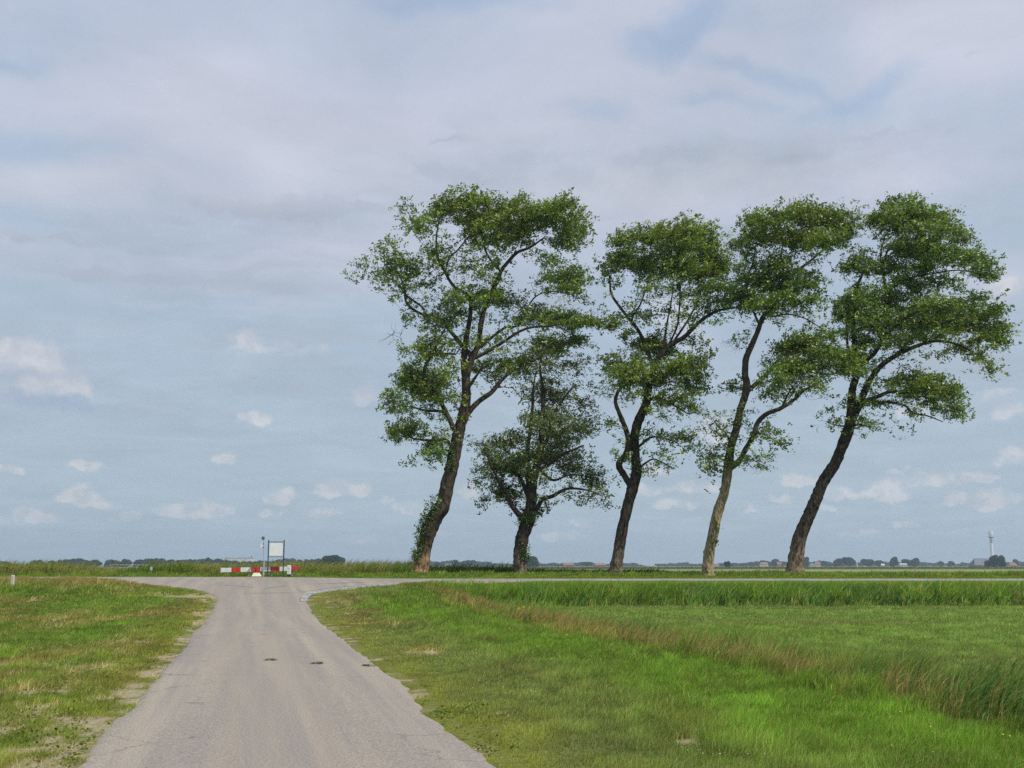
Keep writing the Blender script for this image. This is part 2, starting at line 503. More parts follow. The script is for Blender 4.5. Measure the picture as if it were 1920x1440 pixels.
def simple(name, c, rough=0.6, var=0.12, scale=8.0, metal=0.0, bump=0.0, spec=0.4):
    m, t, out = new_mat(name)
    co = t.n('ShaderNodeTexCoord').outputs['Object']
    nz = t.noise(co, scale, 5.0, 0.6)
    f = t.ramp(nz, 0.3, 0.7)
    c_ = t.mix(f, tuple(v * (1 - var) for v in c), tuple(min(1, v * (1 + var)) for v in c))
    b = t.n('ShaderNodeBsdfPrincipled')
    t.link(c_, b.inputs['Base Color']); b.inputs['Roughness'].default_value = rough
    b.inputs['Metallic'].default_value = metal
    b.inputs['Specular IOR Level'].default_value = spec
    if bump:
        bp = t.n('ShaderNodeBump'); bp.inputs['Strength'].default_value = bump; bp.inputs['Distance'].default_value = 0.02
        t.link(t.noise(co, scale * 5, 4.0, 0.6), bp.inputs['Height']); t.link(bp.outputs[0], b.inputs['Normal'])
    t.link(b.outputs[0], out.inputs[0])
    return m

def leafy(name, trans=0.3, rough=0.6, spec=0.25, tint=(1, 1, 1)):
    """blades and leaves: colour from the plant's own attribute, part of the light shines through"""
    m, t, out = new_mat(name)
    at = t.n('ShaderNodeAttribute', attribute_name='col')
    c_ = t.mix(1.0, at.outputs['Color'], tint, 'MULTIPLY')
    b = t.n('ShaderNodeBsdfPrincipled')
    t.link(c_, b.inputs['Base Color']); b.inputs['Roughness'].default_value = rough
    b.inputs['Specular IOR Level'].default_value = spec
    tr = t.n('ShaderNodeBsdfTranslucent')
    t.link(t.mix(1.0, c_, (1.25, 1.25, 0.6), 'MULTIPLY'), tr.inputs[0])
    mx = t.n('ShaderNodeMixShader'); mx.inputs[0].default_value = trans
    t.link(b.outputs[0], mx.inputs[1]); t.link(tr.outputs[0], mx.inputs[2])
    t.link(mx.outputs[0], out.inputs[0])
    return m

M_grass = leafy('grass_blade', 0.40, 0.6, 0.2, (1.44, 1.44, 1.00))
M_leaf = leafy('tree_leaf', 0.24, 0.42, 0.5, (1.92, 1.60, 1.10))
M_far = leafy('distant_foliage', 0.1, 0.8, 0.1)

def ground_mat():
    m, t, out = new_mat('ground_earth')
    at = t.n('ShaderNodeAttribute', attribute_name='col')
    geo = t.n('ShaderNodeNewGeometry')
    pos = geo.outputs['Position']
    n1 = t.noise(pos, 14.0, 6.0, 0.65); n2 = t.noise(pos, 0.12, 4.0, 0.6)
    c_ = t.mix(t.ramp(n1, 0.3, 0.72), t.mix(1.0, at.outputs['Color'], (0.62, 0.66, 0.6), 'MULTIPLY'), t.mix(1.0, at.outputs['Color'], (1.22, 1.2, 1.15), 'MULTIPLY'))
    c_ = t.mix(t.ramp(n2, 0.35, 0.65, 0.0, 0.35), c_, t.mix(1.0, c_, (1.3, 1.1, 0.9), 'MULTIPLY'))
    b = t.n('ShaderNodeBsdfPrincipled'); t.link(c_, b.inputs['Base Color'])
    b.inputs['Roughness'].default_value = 0.95; b.inputs['Specular IOR Level'].default_value = 0.1
    bp = t.n('ShaderNodeBump'); bp.inputs['Strength'].default_value = 0.5; bp.inputs['Distance'].default_value = 0.03
    t.link(n1, bp.inputs['Height']); t.link(bp.outputs[0], b.inputs['Normal'])
    t.link(b.outputs[0], out.inputs[0])
    return m
M_ground = ground_mat()

def asphalt_mat():
    m, t, out = new_mat('worn_asphalt')
    pos = t.n('ShaderNodeNewGeometry').outputs['Position']
    # coordinate across the road, for wheel tracks that run along it
    s_ = t.n('ShaderNodeSeparateXYZ'); t.link(pos, s_.inputs[0])
    u = t.math('ADD', s_.outputs[0], t.math('MULTIPLY', s_.outputs[1], 0.235))
    w = t.n('ShaderNodeCombineXYZ'); t.put(w.inputs[0], u); t.put(w.inputs[1], t.math('MULTIPLY', s_.outputs[1], 0.035))
    streak = t.noise(w.outputs[0], 2.2, 4.0, 0.6)
    big = t.noise(w.outputs[0], 0.9, 4.0, 0.6)
    fine = t.noise(pos, 48.0, 3.0, 0.7)
    vor = t.n('ShaderNodeTexVoronoi'); t.link(pos, vor.inputs['Vector']); vor.inputs['Scale'].default_value = 70.0
    base_ = t.mix(t.ramp(big, 0.3, 0.7), (0.262, 0.230, 0.192), (0.320, 0.282, 0.230))
    base_ = t.mix(t.ramp(streak, 0.38, 0.62, 0.0, 0.75), base_, (0.225, 0.205, 0.190))
    base_ = t.mix(t.ramp(t.noise(pos, 1.1, 6.0, 0.7), 0.50, 0.85, 0.0, 0.30), base_, (0.33, 0.29, 0.235))
    grit = t.mix(t.ramp(fine, 0.35, 0.68), (0.72, 0.72, 0.72), (1.27, 1.26, 1.24))
    c_ = t.mix(1.0, base_, grit, 'MULTIPLY')
    c_ = t.mix(t.ramp(vor.outputs['Distance'], 0.28, 0.10, 0.0, 0.35), c_, (0.42, 0.39, 0.34))
    # hairline cracks
    cr = t.n('ShaderNodeTexVoronoi', feature='DISTANCE_TO_EDGE')
    wv = t.vec('ADD', pos, t.vec('MULTIPLY', t.noise(pos, 1.6, 5.0, 0.6, out=1), (0.9, 0.9, 0.9)))
    t.link(wv, cr.inputs['Vector']); cr.inputs['Scale'].default_value = 0.42
    ck = t.math('MULTIPLY', t.ramp(cr.outputs['Distance'], 0.010, 0.003), t.ramp(big, 0.45, 0.60))
    c_ = t.mix(t.math('MULTIPLY', ck, 0.55), c_, (0.10, 0.095, 0.09))
    b = t.n('ShaderNodeBsdfPrincipled'); t.link(c_, b.inputs['Base Color'])
    b.inputs['Roughness'].default_value = 0.92; b.inputs['Specular IOR Level'].default_value = 0.2
    bp = t.n('ShaderNodeBump'); bp.inputs['Strength'].default_value = 0.45; bp.inputs['Distance'].default_value = 0.006
    t.link(fine, bp.inputs['Height']); t.link(bp.outputs[0], b.inputs['Normal'])
    t.link(b.outputs[0], out.inputs[0])
    return m
M_road = asphalt_mat()

# ------------------------------------------------------------------ plant cover: colour, height, density
GREEN = np.array([0.110, 0.172, 0.038]); BRIGHT = np.array([0.125, 0.215, 0.036]); YEL = np.array([0.190, 0.205, 0.050])
BROWN = np.array([0.185, 0.152, 0.080]); TAN = np.array([0.340, 0.262, 0.135]); RUST = np.array([0.160, 0.110, 0.075])
GREY = np.array([0.158, 0.188, 0.084]); FIELD = np.array([0.152, 0.226, 0.076]); DARK = np.array([0.045, 0.100, 0.025])
SOIL = np.array([0.400, 0.340, 0.240]); REED = np.array([0.230, 0.230, 0.110])

def lerp(a, b, t): return a * (1 - t)[..., None] + b * t[..., None]

def cover(x, y):
    x = np.asarray(x, float); y = np.asarray(y, float)
    u = x + 0.235 * y
    n1 = fbm(x * 0.45 + 3, y * 0.11, 1); n2 = fbm(x * 1.1, y * 0.33, 2); n3 = fbm(x * 2.6, y * 2.0, 3); n4 = fbm(x * 0.12, y * 0.10 + 9, 4)
    dl = xl(y) - x; dr = x - xr(y)
    left = dl > 0
    one = np.ones_like(x)
    # ---- left verge
    c = lerp(one[:, None] * GREEN, one[:, None] * BROWN, ss(0.42, 0.60, n1 * 0.6 + n2 * 0.4) * 0.90)
    c = lerp(c, BRIGHT * one[:, None], ss(0.52, 0.66, fbm(x * 0.6, y * 0.16 + 50, 7)) * 0.7)
    c = lerp(c, YEL * one[:, None], 0.28 * ss(0.40, 0.62, n2))
    c = lerp(c, YEL * one[:, None], np.exp(-(dl / 0.9) ** 2) * 0.7)
    c = lerp(c, BROWN * 1.2 * one[:, None], ss(47, 52, y) * ss(-13, -18, x) * 0.9)
    h = 0.035 + 0.05 * n2 + 0.05 * ss(0.5, 1.8, dl) * n3 + 0.13 * ss(41, 46, y) * ss(-15, -19, x) * n3
    d = one * 1.0
    n5 = fbm(x * 6.5, y * 4.0, 15)
    soil = ss(0.570, 0.635, n3 * 0.40 + n2 * 0.35 + n5 * 0.25 + 0.13 * np.exp(-(dl / 0.45) ** 2) + 0.05 * np.exp(-((dl - 1.6) / 0.8) ** 2) * (y < 30))
    soil = np.maximum(soil, ss(0.42, 0.60, n5 * 0.5 + n3 * 0.5) * ss(1.05, 0.25, dl + (n2 - 0.5) * 1.3) * ss(15.5, 12.5, y))
    soil = np.maximum(soil, ss(0.44, 0.56, n5 * 0.6 + n3 * 0.4) * np.exp(-((dl - 1.3) / 0.55) ** 2) * np.exp(-((y - 17.5) / 1.6) ** 2))
    soil = np.maximum(soil, np.exp(-(((x + 12.3 + 0.3 * n1) / 1.6) ** 2 + ((y - 44.5) / 0.9) ** 2) * 1.2) > 0.35)
    # ---- right verge
    cr = lerp(one[:, None] * BRIGHT, one[:, None] * GREEN, ss(0.4, 0.65, n2))
    cr = lerp(cr, GREY * one[:, None], ss(3.4, 1.2, dr + (n1 - 0.5) * 3.5) * 0.8)
    cr = lerp(cr, BROWN * one[:, None], ss(0.48, 0.64, n1 * 0.4 + n2 * 0.6) * ss(3.6, 1.0, dr) * 0.75)
    cr = lerp(cr, YEL * one[:, None], np.exp(-(dr / 0.85) ** 2) * 0.85)
    cr = lerp(cr, YEL * one[:, None], ss(0.58, 0.72, n4 * 0.5 + n2 * 0.5) * 0.45)
    hr = 0.035 + 0.075 * ss(0.3, 3.0, dr) * (0.5 + n2)
    soilr = ss(0.615, 0.68, n3 * 0.40 + n2 * 0.35 + n5 * 0.25 + 0.085 * np.exp(-(dr / 0.30) ** 2)) * (dr < 2.2)
    # ---- ditch edge: tan and rusty seed heads, then reeds
    e = u + (n1 - 0.5) * 1.2
    k = ss(7.0, 8.0, e + (n3 - 0.5) * 1.0) * ss(52, 47, y)
    tanm = ss(0.40, 0.60, n2)
    cd = lerp(one[:, None] * RUST, one[:, None] * TAN, tanm)
    cd = lerp(cd, np.array([0.125, 0.070, 0.055]) * one[:, None], ss(8.2, 7.6, e) * ss(26, 20, y) * 0.8)
    cd = lerp(cd, GREEN * one[:, None], ss(0.44, 0.60, fbm(x * 1.1, y * 0.8, 21)) * 0.9)
    cr = lerp(cr, cd, k * 0.85); hr = hr * (1 - k) + (0.14 + 0.20 * n3) * k
    k2 = ss(8.3, 8.9, e) * ss(52, 48, y)
    cg = lerp(DARK * 1.35 * one[:, None], GREEN * one[:, None], ss(0.35, 0.65, n3))
    cr = lerp(cr, cg, k2 * 0.8); hr = hr * (1 - k2) + (0.34 + 0.30 * n2) * k2
    # ---- field beyond the ditch
    k3 = ss(9.5, 10.4, e)
    cf = lerp(FIELD * one[:, None], np.array([0.162, 0.238, 0.070]) * one[:, None], ss(0.4, 0.65, n4))
    cf = lerp(cf, GREY * 0.95 * one[:, None], ss(0.54, 0.68, fbm(x * 0.10, y * 0.55, 31)) * 0.65)
    cr = lerp(cr, cf, k3); hr = hr * (1 - k3) + (0.065 + 0.05 * n2) * k3
    # ---- bank of the cross road
    kb = ss(49.5, 51.0, y + (n1 - 0.5) * 1.4) * ss(6.6, 8.2, u)
    cb_ = lerp(DARK * 1.5 * one[:, None], np.array([0.110, 0.195, 0.030]) * one[:, None], ss(0.32, 0.55, n2))
    cb_ = lerp(cb_, BRIGHT * one[:, None], ss(53.5, 55.5, y))
    cb_ = lerp(cb_, REED * one[:, None], ss(0.60, 0.72, n3) * 0.5)
    hb = (0.42 + 0.35 * n2) * ss(54.6, 52.8, y) + 0.10
    hb = hb * (1 - 0.70 * ss(54.8, 56.2, y))
    cr = lerp(cr, cb_, kb); hr = hr * (1 - kb) + hb * kb
    lf = left[:, None]
    c = np.where(lf, c, cr); h = np.where(left, h, hr); soil = np.where(left, soil, soilr)
    # ---- verge behind the cross road
    bk = y > Y1f(x)
    cbk = lerp(np.array([0.130, 0.190, 0.035]) * one[:, None], GREEN * one[:, None], ss(0.4, 0.6, n2))
    c = np.where(bk[:, None], cbk, c)
    hbk = 0.06 + 0.13 * ss(63.2, 65, y) * (0.5 + n2)
    h = np.where(bk, hbk, h); soil = np.where(bk, 0, soil)
    c = lerp(c, SOIL * (0.8 + 0.3 * n3)[:, None] * one[:, None], np.clip(soil, 0, 1))
    d = d * (1 - 0.93 * np.clip(soil, 0, 1))
    return c, h, d


def far_ground(x, y):
    """colour of the plain beyond the dyke: strips of crop and pasture"""
    n = fbm(x * 0.01, y * 0.02, 41); n2 = fbm(x * 0.08, y * 0.08, 42)
    one = np.ones_like(x)
    c = lerp(np.array([0.085, 0.125, 0.040]) * one[:, None], np.array([0.130, 0.170, 0.055]) * one[:, None], n2)
    c = lerp(c, np.array([0.190, 0.230, 0.100]) * one[:, None], ss(300, 330, y) * ss(520, 470, y))
    c = lerp(c, np.array([0.110, 0.110, 0.055]) * one[:, None], ss(560, 600, y) * ss(820, 760, y) * 0.8)
    c = lerp(c, np.array([0.200, 0.210, 0.120]) * one[:, None], ss(850, 900, y) * 0.9)
    return c * (0.85 + 0.3 * n)[:, None]


# ------------------------------------------------------------------ ground sheet
def spaced(a, b, step, lo, hi, grow=1.22):
    mid = list(np.arange(a, b + 1e-6, step))
    s = step; v = mid[-1]; up = []
    while v < hi:
        s *= grow; v += s; up.append(min(v, hi))
    s = step; v = mid[0]; dn = []
    while v > lo:
        s *= grow; v -= s; dn.append(max(v, lo))
    return np.array(dn[::-1] + mid + up)
gx = spaced(-34, 32, 0.22, -5200, 5200)
gy = spaced(5, 78, 0.22, -60, 6500)
X, Yg = np.meshgrid(gx, gy)
xf, yf = X.ravel(), Yg.ravel()
inside = on_road(xf, yf)
zz = zbase(xf, yf) + 0.05 * (fbm(xf * 0.8, yf * 0.8, 60) - 0.5) * ss(0.2, -0.6, inside) - 0.08 * ss(-0.05, 0.30, inside)
colg, hg, dg = cover(xf, yf)
fg = ss(68, 74, yf)
colg = lerp(colg * 0.75, far_ground(xf, yf), fg)
nx_, ny_ = len(gx), len(gy)
ii = (np.arange(ny_ - 1)[:, None] * nx_ + np.arange(nx_ - 1)[None]).ravel()
quads = np.stack([ii, ii + 1, ii + nx_ + 1, ii + nx_], -1)
ground = mesh_np('ground', np.stack([xf, yf, zz], -1), [quads], M_ground, col=colg, smooth=True)
tag(ground, 'flat Dutch-style polder ground with verges, ditch and fields', None, None, 'structure')
del ground['label']

# ------------------------------------------------------------------ roads
def road_sheet(name, ys, xls, xrs, ncol, off=0.012):
    V = []
    for y, a, b in zip(ys, xls, xrs):
        t = np.linspace(0, 1, ncol)
        t = np.concatenate([[0], t, [1]])
        x = a + (b - a) * t
        z = zbase(x, np.full_like(x, y)) + off
        crown = 0.03 * np.sin(math.pi * t)
        z = z + (crown if name == 'road' else 0)
        x[0] -= 0.10; x[-1] += 0.10; z[0] -= 0.09; z[-1] -= 0.09
        V.append(np.stack([x, np.full_like(x, y), z], -1))
    V = np.array(V); n, m = V.shape[:2]
    i = (np.arange(n - 1)[:, None] * m + np.arange(m - 1)[None]).ravel()
    q = np.stack([i, i + 1, i + m + 1, i + m], -1)
    o = mesh_np(name, V.reshape(-1, 3), [q], M_road, smooth=True)
    tag(o, kind='structure')
    return o
ys = np.concatenate([np.arange(-20, 8, 1.0), np.arange(8, 40, 0.16), np.arange(40, Y0, 0.16), [Y0]])
road_sheet('road', ys, xl(ys) + jag(ys, 3) * (ys < 57), xr(ys) + jag(ys, 8) * (ys < 57), 24)
# cross road along the dyke
xs = np.concatenate([np.arange(-420, -40, 10.0), np.arange(-40, 45, 0.5), np.arange(45, 431, 10.0)])
V = []
for k, t in enumerate(np.linspace(0, 1, 12)):
    y = Y0 + (Y1f(xs) - Y0) * t + (0.12 * (fbm(xs * 0.7, xs * 0 + 4, 9) - 0.5) if k == 11 else 0) \
        + np.where(xs > 2.5, 0.22 * (fbm(xs * 0.9, xs * 0 + 1, 6) - 0.5), 0) * (k == 0)
    z = zbase(xs, Y0 + (Y1f(xs) - Y0) * t) + 0.012
    V.append(np.stack([xs, y, z], -1))
last = V[-1].copy(); last[:, 1] += 0.1; last[:, 2] -= 0.1; V.append(last)
first = V[0].copy(); first[:, 1] -= 0.08; first[:, 2] -= 0.09; V.insert(0, first)
V = np.array(V); n, m = V.shape[:2]
i = (np.arange(n - 1)[:, None] * m + np.arange(m - 1)[None]).ravel()
o = mesh_np('crossroad', V.reshape(-1, 3), [np.stack([i, i + 1, i + m + 1, i + m], -1)], M_road, smooth=True)
tag(o, kind='structure')

# pale kerb blocks along the outside of the right-hand curve
M_kerb = simple('kerb_concrete', (0.30, 0.31, 0.30), 0.9, 0.45, 7.0, bump=0.5)
kb = MB()
kp = [G(*p) for p in [(571, 1129), (570, 1123), (576, 1117.5), (590, 1112.5), (612, 1108.3), (640, 1104.6), (668, 1101.7), (700, 1099.2), (735, 1096.8), (775, 1094.6), (815, 1092.6), (850, 1091.3)]]
kc = catmull(np.array([[a, b, 0] for a, b in kp]), 12)
dist = np.concatenate([[0], np.cumsum(np.linalg.norm(np.diff(kc[:, :2], axis=0), axis=1))])
L_ = np.arange(0, dist[-1], 0.42)
for s0 in L_:
    a = np.array([np.interp(s0 + 0.2, dist, kc[:, 0]), np.interp(s0 + 0.2, dist, kc[:, 1])])
    b = np.array([np.interp(s0 + 0.3, dist, kc[:, 0]), np.interp(s0 + 0.3, dist, kc[:, 1])])
    ang = math.atan2(b[1] - a[1], b[0] - a[0])
    wdt = 0.16
    kb.box((a[0], a[1], float(zbase(a[0], a[1])) + 0.01 + random.uniform(-0.01, 0.01)), (0.385, wdt + 0.14, 0.10), rotz=ang, bev=0.012)
o = kb.build('kerb', M_kerb); tag(o, kind='structure')

# dark tyre marks, thin sheets on the junction
M_skid = simple('tyre_rubber_mark', (0.155, 0.145, 0.145), 0.9, 0.25, 3.0)
sk = MB()
def strip(pix, w):
    pts = catmull(np.array([[*G(*p), 0] for p in pix]), 10)
    T = np.gradient(pts, axis=0); T /= np.linalg.norm(T, axis=1)[:, None]
    N = np.stack([-T[:, 1], T[:, 0], 0 * T[:, 0]], -1)
    ww = w * np.sin(np.linspace(0.08, math.pi - 0.08, len(pts)))[:, None]
    A = pts + N * ww; B = pts - N * ww
    for Q in (A, B):
        y = Q[:, 1]; a, b = xl(y), xr(y)
        t = np.clip((Q[:, 0] - a) / (b - a), 0, 1)
        Q[:, 2] = zbase(Q[:, 0], y) + 0.012 + np.where(y < Y0, 0.03 * np.sin(math.pi * t), 0) + 0.006
    n = len(pts); i = np.arange(n - 1)
    sk.add(np.vstack([A, B]), [np.stack([i, i + n, i + n + 1, i + 1], -1)])
strip([(490, 1106.5), (520, 1102), (540, 1099.6)], 0.05)
strip([(575, 1110), (560, 1112), (640, 1101.5), (720, 1096.6), (800, 1093.4)][1:], 0.05)
strip([(452, 1114), (500, 1114), (560, 1112.5)], 0.05)
strip([(400, 1095), (424, 1094.3)], 0.10)
strip([(480, 1103.8), (440, 1100), (390, 1096.5)], 0.035)
strip([(560, 1098), (640, 1094.8), (720, 1091.8)], 0.05)
o = sk.build('road_marking', M_skid); tag(o, kind='structure')
# sand and gravel lying along the asphalt edge is part of the ground colour

# ------------------------------------------------------------------ blades
def blades(x, y, z, h, w, lean, ang, col, tipcol=None):
    n = len(x)
    wx, wy = np.cos(ang) * w * 0.5, np.sin(ang) * w * 0.5
    lx, ly = lean
    b = np.stack([x, y, z - 0.02], -1)
    side = np.stack([wx, wy, np.zeros(n)], -1)
    mid = np.stack([x + lx * 0.32, y + ly * 0.32, z + h * 0.58], -1)
    tip = np.stack([x + lx, y + ly, z + h], -1)
    V = np.stack([b - side, b + side, mid + side * 0.8, mid - side * 0.8, tip], 1).reshape(-1, 3)
    i = np.arange(n) * 5
    q = np.stack([i, i + 1, i + 2, i + 3], -1)
    t = np.stack([i + 3, i + 2, i + 4], -1)
    if tipcol is None: tipcol = col
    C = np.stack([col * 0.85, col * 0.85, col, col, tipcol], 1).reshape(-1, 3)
    return V, q, t, C

class Bl:
    def __init__(s): s.V = []; s.q = []; s.t = []; s.C = []; s.n = 0
    def add(s, V, q, t, C):
        s.V.append(V); s.q.append(q + s.n); s.t.append(t + s.n); s.C.append(C); s.n += len(V)
    def build(s, name, mat, label, cat):
        if not s.V: return
        fs = [np.concatenate(s.t), np.concatenate(s.q)] if s.t and sum(map(len, s.t)) else [np.concatenate(s.q)]
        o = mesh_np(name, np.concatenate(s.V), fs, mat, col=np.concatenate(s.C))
        return tag(o, label, cat, None, 'stuff')

# (near, far, blades per square metre, blade width)
BANDS = [(5.0, 8.0, 700, 0.006), (8.0, 12, 3600, 0.0055), (12, 18, 2300, 0.0075), (18, 27, 1150, 0.011), (27, 38, 560, 0.017), (38, 50, 330, 0.024), (50, 57.3, 320, 0.028), (60.8, 69, 230, 0.030)]
sets = {k: Bl() for k in ('left', 'right', 'ditch', 'field', 'bank', 'back')}
for (a, b, dens, w0) in BANDS:
    half = 0.50 * b + 2.0
    n = int((b - a) * 2 * half * dens)
    y = rng.uniform(a, b, n); x = rng.uniform(-half, half, n)
    ok = np.abs(x) < 0.49 * y + 1.2
    # tuft: thin the cover into clumps
    x, y = x[ok], y[ok]
    e = on_road(x, y)
    c, h, d = cover(x, y)
    tuft = 0.45 + 1.1 * vn(x * 7, y * 7, 77) * 1.0
    ok = (rng.random(len(x)) < d * tuft) & (e < 0.02 + 0.05 * rng.random(len(x)))
    x, y, c, h, e = x[ok], y[ok], c[ok], h[ok], e[ok]
    n = len(x)
    h = h * rng.uniform(0.45, 1.35, n) * (0.7 + 0.6 * vn(x * 3, y * 3, 78))
    h = np.where(e > -0.25, h * 0.45, h)
    sight = 1.6 - 0.80 * y / 57.2 - 0.04 - zbase(x, y)
    h = np.where((y > 44) & (y < 57.4) & (x > -9), np.minimum(h, np.maximum(sight, 0.03)), h)
    z = zbase(x, y) + 0.05 * (fbm(x * 0.8, y * 0.8, 60) - 0.5) - 0.01
    lean = (h * (0.30 + rng.normal(0, 0.30, n)), h * rng.normal(0, 0.28, n))
    dry = rng.random(n) < 0.08
    mott = 0.62 + 0.76 * vn(x * 4.2, y * 2.6, 120) * (0.6 + 0.8 * vn(x * 1.4, y * 0.9, 121))
    h = h * (0.75 + 0.6 * vn(x * 4.2, y * 2.6, 120))
    c = c * mott[:, None] * 1.06
    cc_ = c * rng.uniform(0.70, 1.30, (n, 1)) * np.stack([rng.uniform(0.88, 1.14, n), np.ones(n), rng.uniform(0.8, 1.2, n)], -1)
    cc_[dry] = (np.array([0.30, 0.25, 0.13]) * rng.uniform(0.7, 1.2, (dry.sum(), 1)))
    w = w0 * rng.uniform(0.7, 1.5, n) * (1 + 0.5 * (h > 0.3))
    u = x + 0.235 * y
    zone = np.where(y > Y1f(x), 5, np.where(x < xl(y) + 0.1, 0, np.where((u > 7.2) & (y > 50.3), 4, np.where(u > 9.8, 3, np.where(u > 7.2, 2, 1)))))
    ang = rng.uniform(0, math.pi, n)
    for k, key in enumerate(('left', 'right', 'ditch', 'field', 'bank', 'back')):
        s = zone == k
        if s.any():
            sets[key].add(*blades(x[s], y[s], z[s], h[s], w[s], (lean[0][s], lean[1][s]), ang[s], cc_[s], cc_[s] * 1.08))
sets['left'].build('verge_grass', M_grass, 'patchy green and brown grass with bare sandy spots left of the road', 'grass')
sets['right'].build('verge_grass', M_grass, 'bright green grass verge between the road and the ditch', 'grass')
sets['ditch'].build('ditch_grass', M_grass, 'tan and rusty seed-head grass running along the diagonal ditch', 'grass')
sets['field'].build('field_grass', M_grass, 'smooth blue-green meadow grass right of the ditch', 'grass')
sets['bank'].build('bank_grass', M_grass, 'tall dark green grass on the bank below the cross road', 'grass')
sets['back'].build('verge_grass', M_grass, 'short green grass at the foot of the leaning trees', 'grass')

# ------------------------------------------------------------------ reeds: long arching leaves, with plumes
def reeds(x, y, hh, w, cols, plume, leanf=0.35, nleaf=4):
    """each reed: a stem leaning with the wind and a few drooping leaves"""
    B = Bl()
    n = len(x)
    z = zbase(x, y)
    lx = hh * rng.normal(leanf, 0.10, n); ly = hh * rng.normal(0, 0.10, n)
    B.add(*blades(x, y, z, hh, w * 0.7, (lx, ly), rng.uniform(-0.5, 0.5, n), cols, plume))
    for k in range(nleaf):
        t = rng.uniform(0.15, 0.75, n)
        bx, by, bz = x + lx * t * t, y + ly * t * t, z + hh * t
        l = hh * rng.uniform(0.25, 0.5, n)
        V, q, tr, C = blades(bx, by, bz, l * rng.uniform(0.1, 0.8, n), w, (l * rng.uniform(0.3, 1.1, n), l * rng.normal(0, 0.4, n)),
                             rng.uniform(0, math.pi, n), cols * rng.uniform(0.7, 1.3, (n, 1)))
        B.add(V, q, tr, C)
    return B

def merge(*bs):
    B = Bl()
    for b in bs:
        for V, q, t, C in zip(b.V, b.q, b.t, b.C): pass
        off = 0
        B.V += b.V; B.C += b.C
        B.q += [q + B.n for q in b.q]; B.t += [t + B.n for t in b.t]
        B.n += b.n
    return B

def pxx(px, y): return (px - 960) / F * y * 1.0135

def pick(n, *cols):
    k = rng.integers(0, len(cols), n)
    return np.array(cols)[k] * rng.uniform(0.75, 1.25, (n, 1))

# tall bed behind the cross road, left of the leaning trees
n = 12000
y = rng.uniform(65.6, 72.5, n); x = pxx(rng.uniform(-80, 775, n), y)
gate = vn(x * 1.5, y * 1.5, 5) > 0.18
x, y = x[gate], y[gate]; n = len(x)
topz = 1.60 + 0.42 * fbm(x * 0.35, y * 0.2, 90) + rng.normal(0, 0.12, n)
topz = topz - 0.5 * np.exp(-((x + 24.5) / 2.0) ** 2)
hh = np.maximum(topz - zbase(x, y), 0.3) * rng.uniform(0.6, 1.0, n) ** 0.5
tanish = ss(0.45, 0.62, fbm(x * 0.5, y * 0.5, 91))
cols = lerp(pick(n, (0.12, 0.19, 0.045), (0.09, 0.15, 0.035), (0.16, 0.21, 0.06)), pick(n, (0.30, 0.27, 0.14), (0.24, 0.23, 0.12)), tanish * 0.8)
b1 = reeds(x, y, hh, 0.035, cols, cols * 0.5 + np.array([0.17, 0.14, 0.09]) * 0.5)
n = 420
y = rng.uniform(66.5, 72, n); x = pxx(np.where(rng.random(n) < 0.6, rng.uniform(560, 775, n), rng.uniform(-60, 560, n)), y)
hh = rng.uniform(1.85, 2.12, n) - zbase(x, y)
b2 = reeds(x, y, hh, 0.03, pick(n, (0.10, 0.12, 0.05), (0.20, 0.19, 0.10)), pick(n, (0.13, 0.11, 0.08)), 0.42, 3)
merge(b1, b2).build('reed_bed', M_grass, 'tall windblown reeds with pale plumes behind the red and white barrier', 'reeds')
# darker, lower growth between and behind the tree trunks
n = 9000
y = rng.uniform(66.5, 71.5, n); x = pxx(rng.uniform(770, 1300, n), y)
px_ = x / y / 1.0135 * F + 960
top = 1.36 + 0.22 * ss(1000, 950, px_) - 0.14 * ss(1200, 1270, px_) + 0.25 * (fbm(x * 0.6, y * 0.3, 93) - 0.3) + rng.normal(0, 0.05, n)
hh = np.maximum(top - zbase(x, y), 0.15) * rng.uniform(0.5, 1.0, n)
cols = pick(n, (0.040, 0.070, 0.022), (0.060, 0.095, 0.028), (0.085, 0.125, 0.040), (0.030, 0.055, 0.020))
b1 = reeds(x, y, hh, 0.042, cols, cols)
n = 70
y = rng.uniform(67, 71, n); x = pxx(rng.uniform(830, 965, n), y)
hh = rng.uniform(1.5, 2.05, n) - zbase(x, y)
b2 = reeds(x, y, hh, 0.03, pick(n, (0.07, 0.11, 0.04), (0.12, 0.14, 0.06)), pick(n, (0.15, 0.13, 0.09)), 0.5, 3)
merge(b1, b2).build('undergrowth', M_grass, 'dark green reeds and weeds behind the first leaning trunks', 'undergrowth')
# thin pale grasses right of the last trees
n = 6000
y = rng.uniform(64.5, 71.5, n); x = pxx(rng.uniform(1280, 1990, n), y)
px_ = x / y / 1.0135 * F + 960
top = 1.20 + 0.26 * (fbm(x * 0.5, y * 0.3, 95) - 0.4) + 0.08 * ss(1800, 1880, px_) + rng.normal(0, 0.03, n)
hh = np.maximum(top - zbase(x, y), 0.12) * rng.uniform(0.5, 1.0, n)
cols = pick(n, (0.15, 0.19, 0.06), (0.20, 0.21, 0.08), (0.09, 0.14, 0.035), (0.24, 0.20, 0.10))
reeds(x, y, hh, 0.034, cols, cols * 1.1, 0.3, 3).build('undergrowth', M_grass, 'low pale grasses and weeds right of the leaning trees', 'undergrowth')
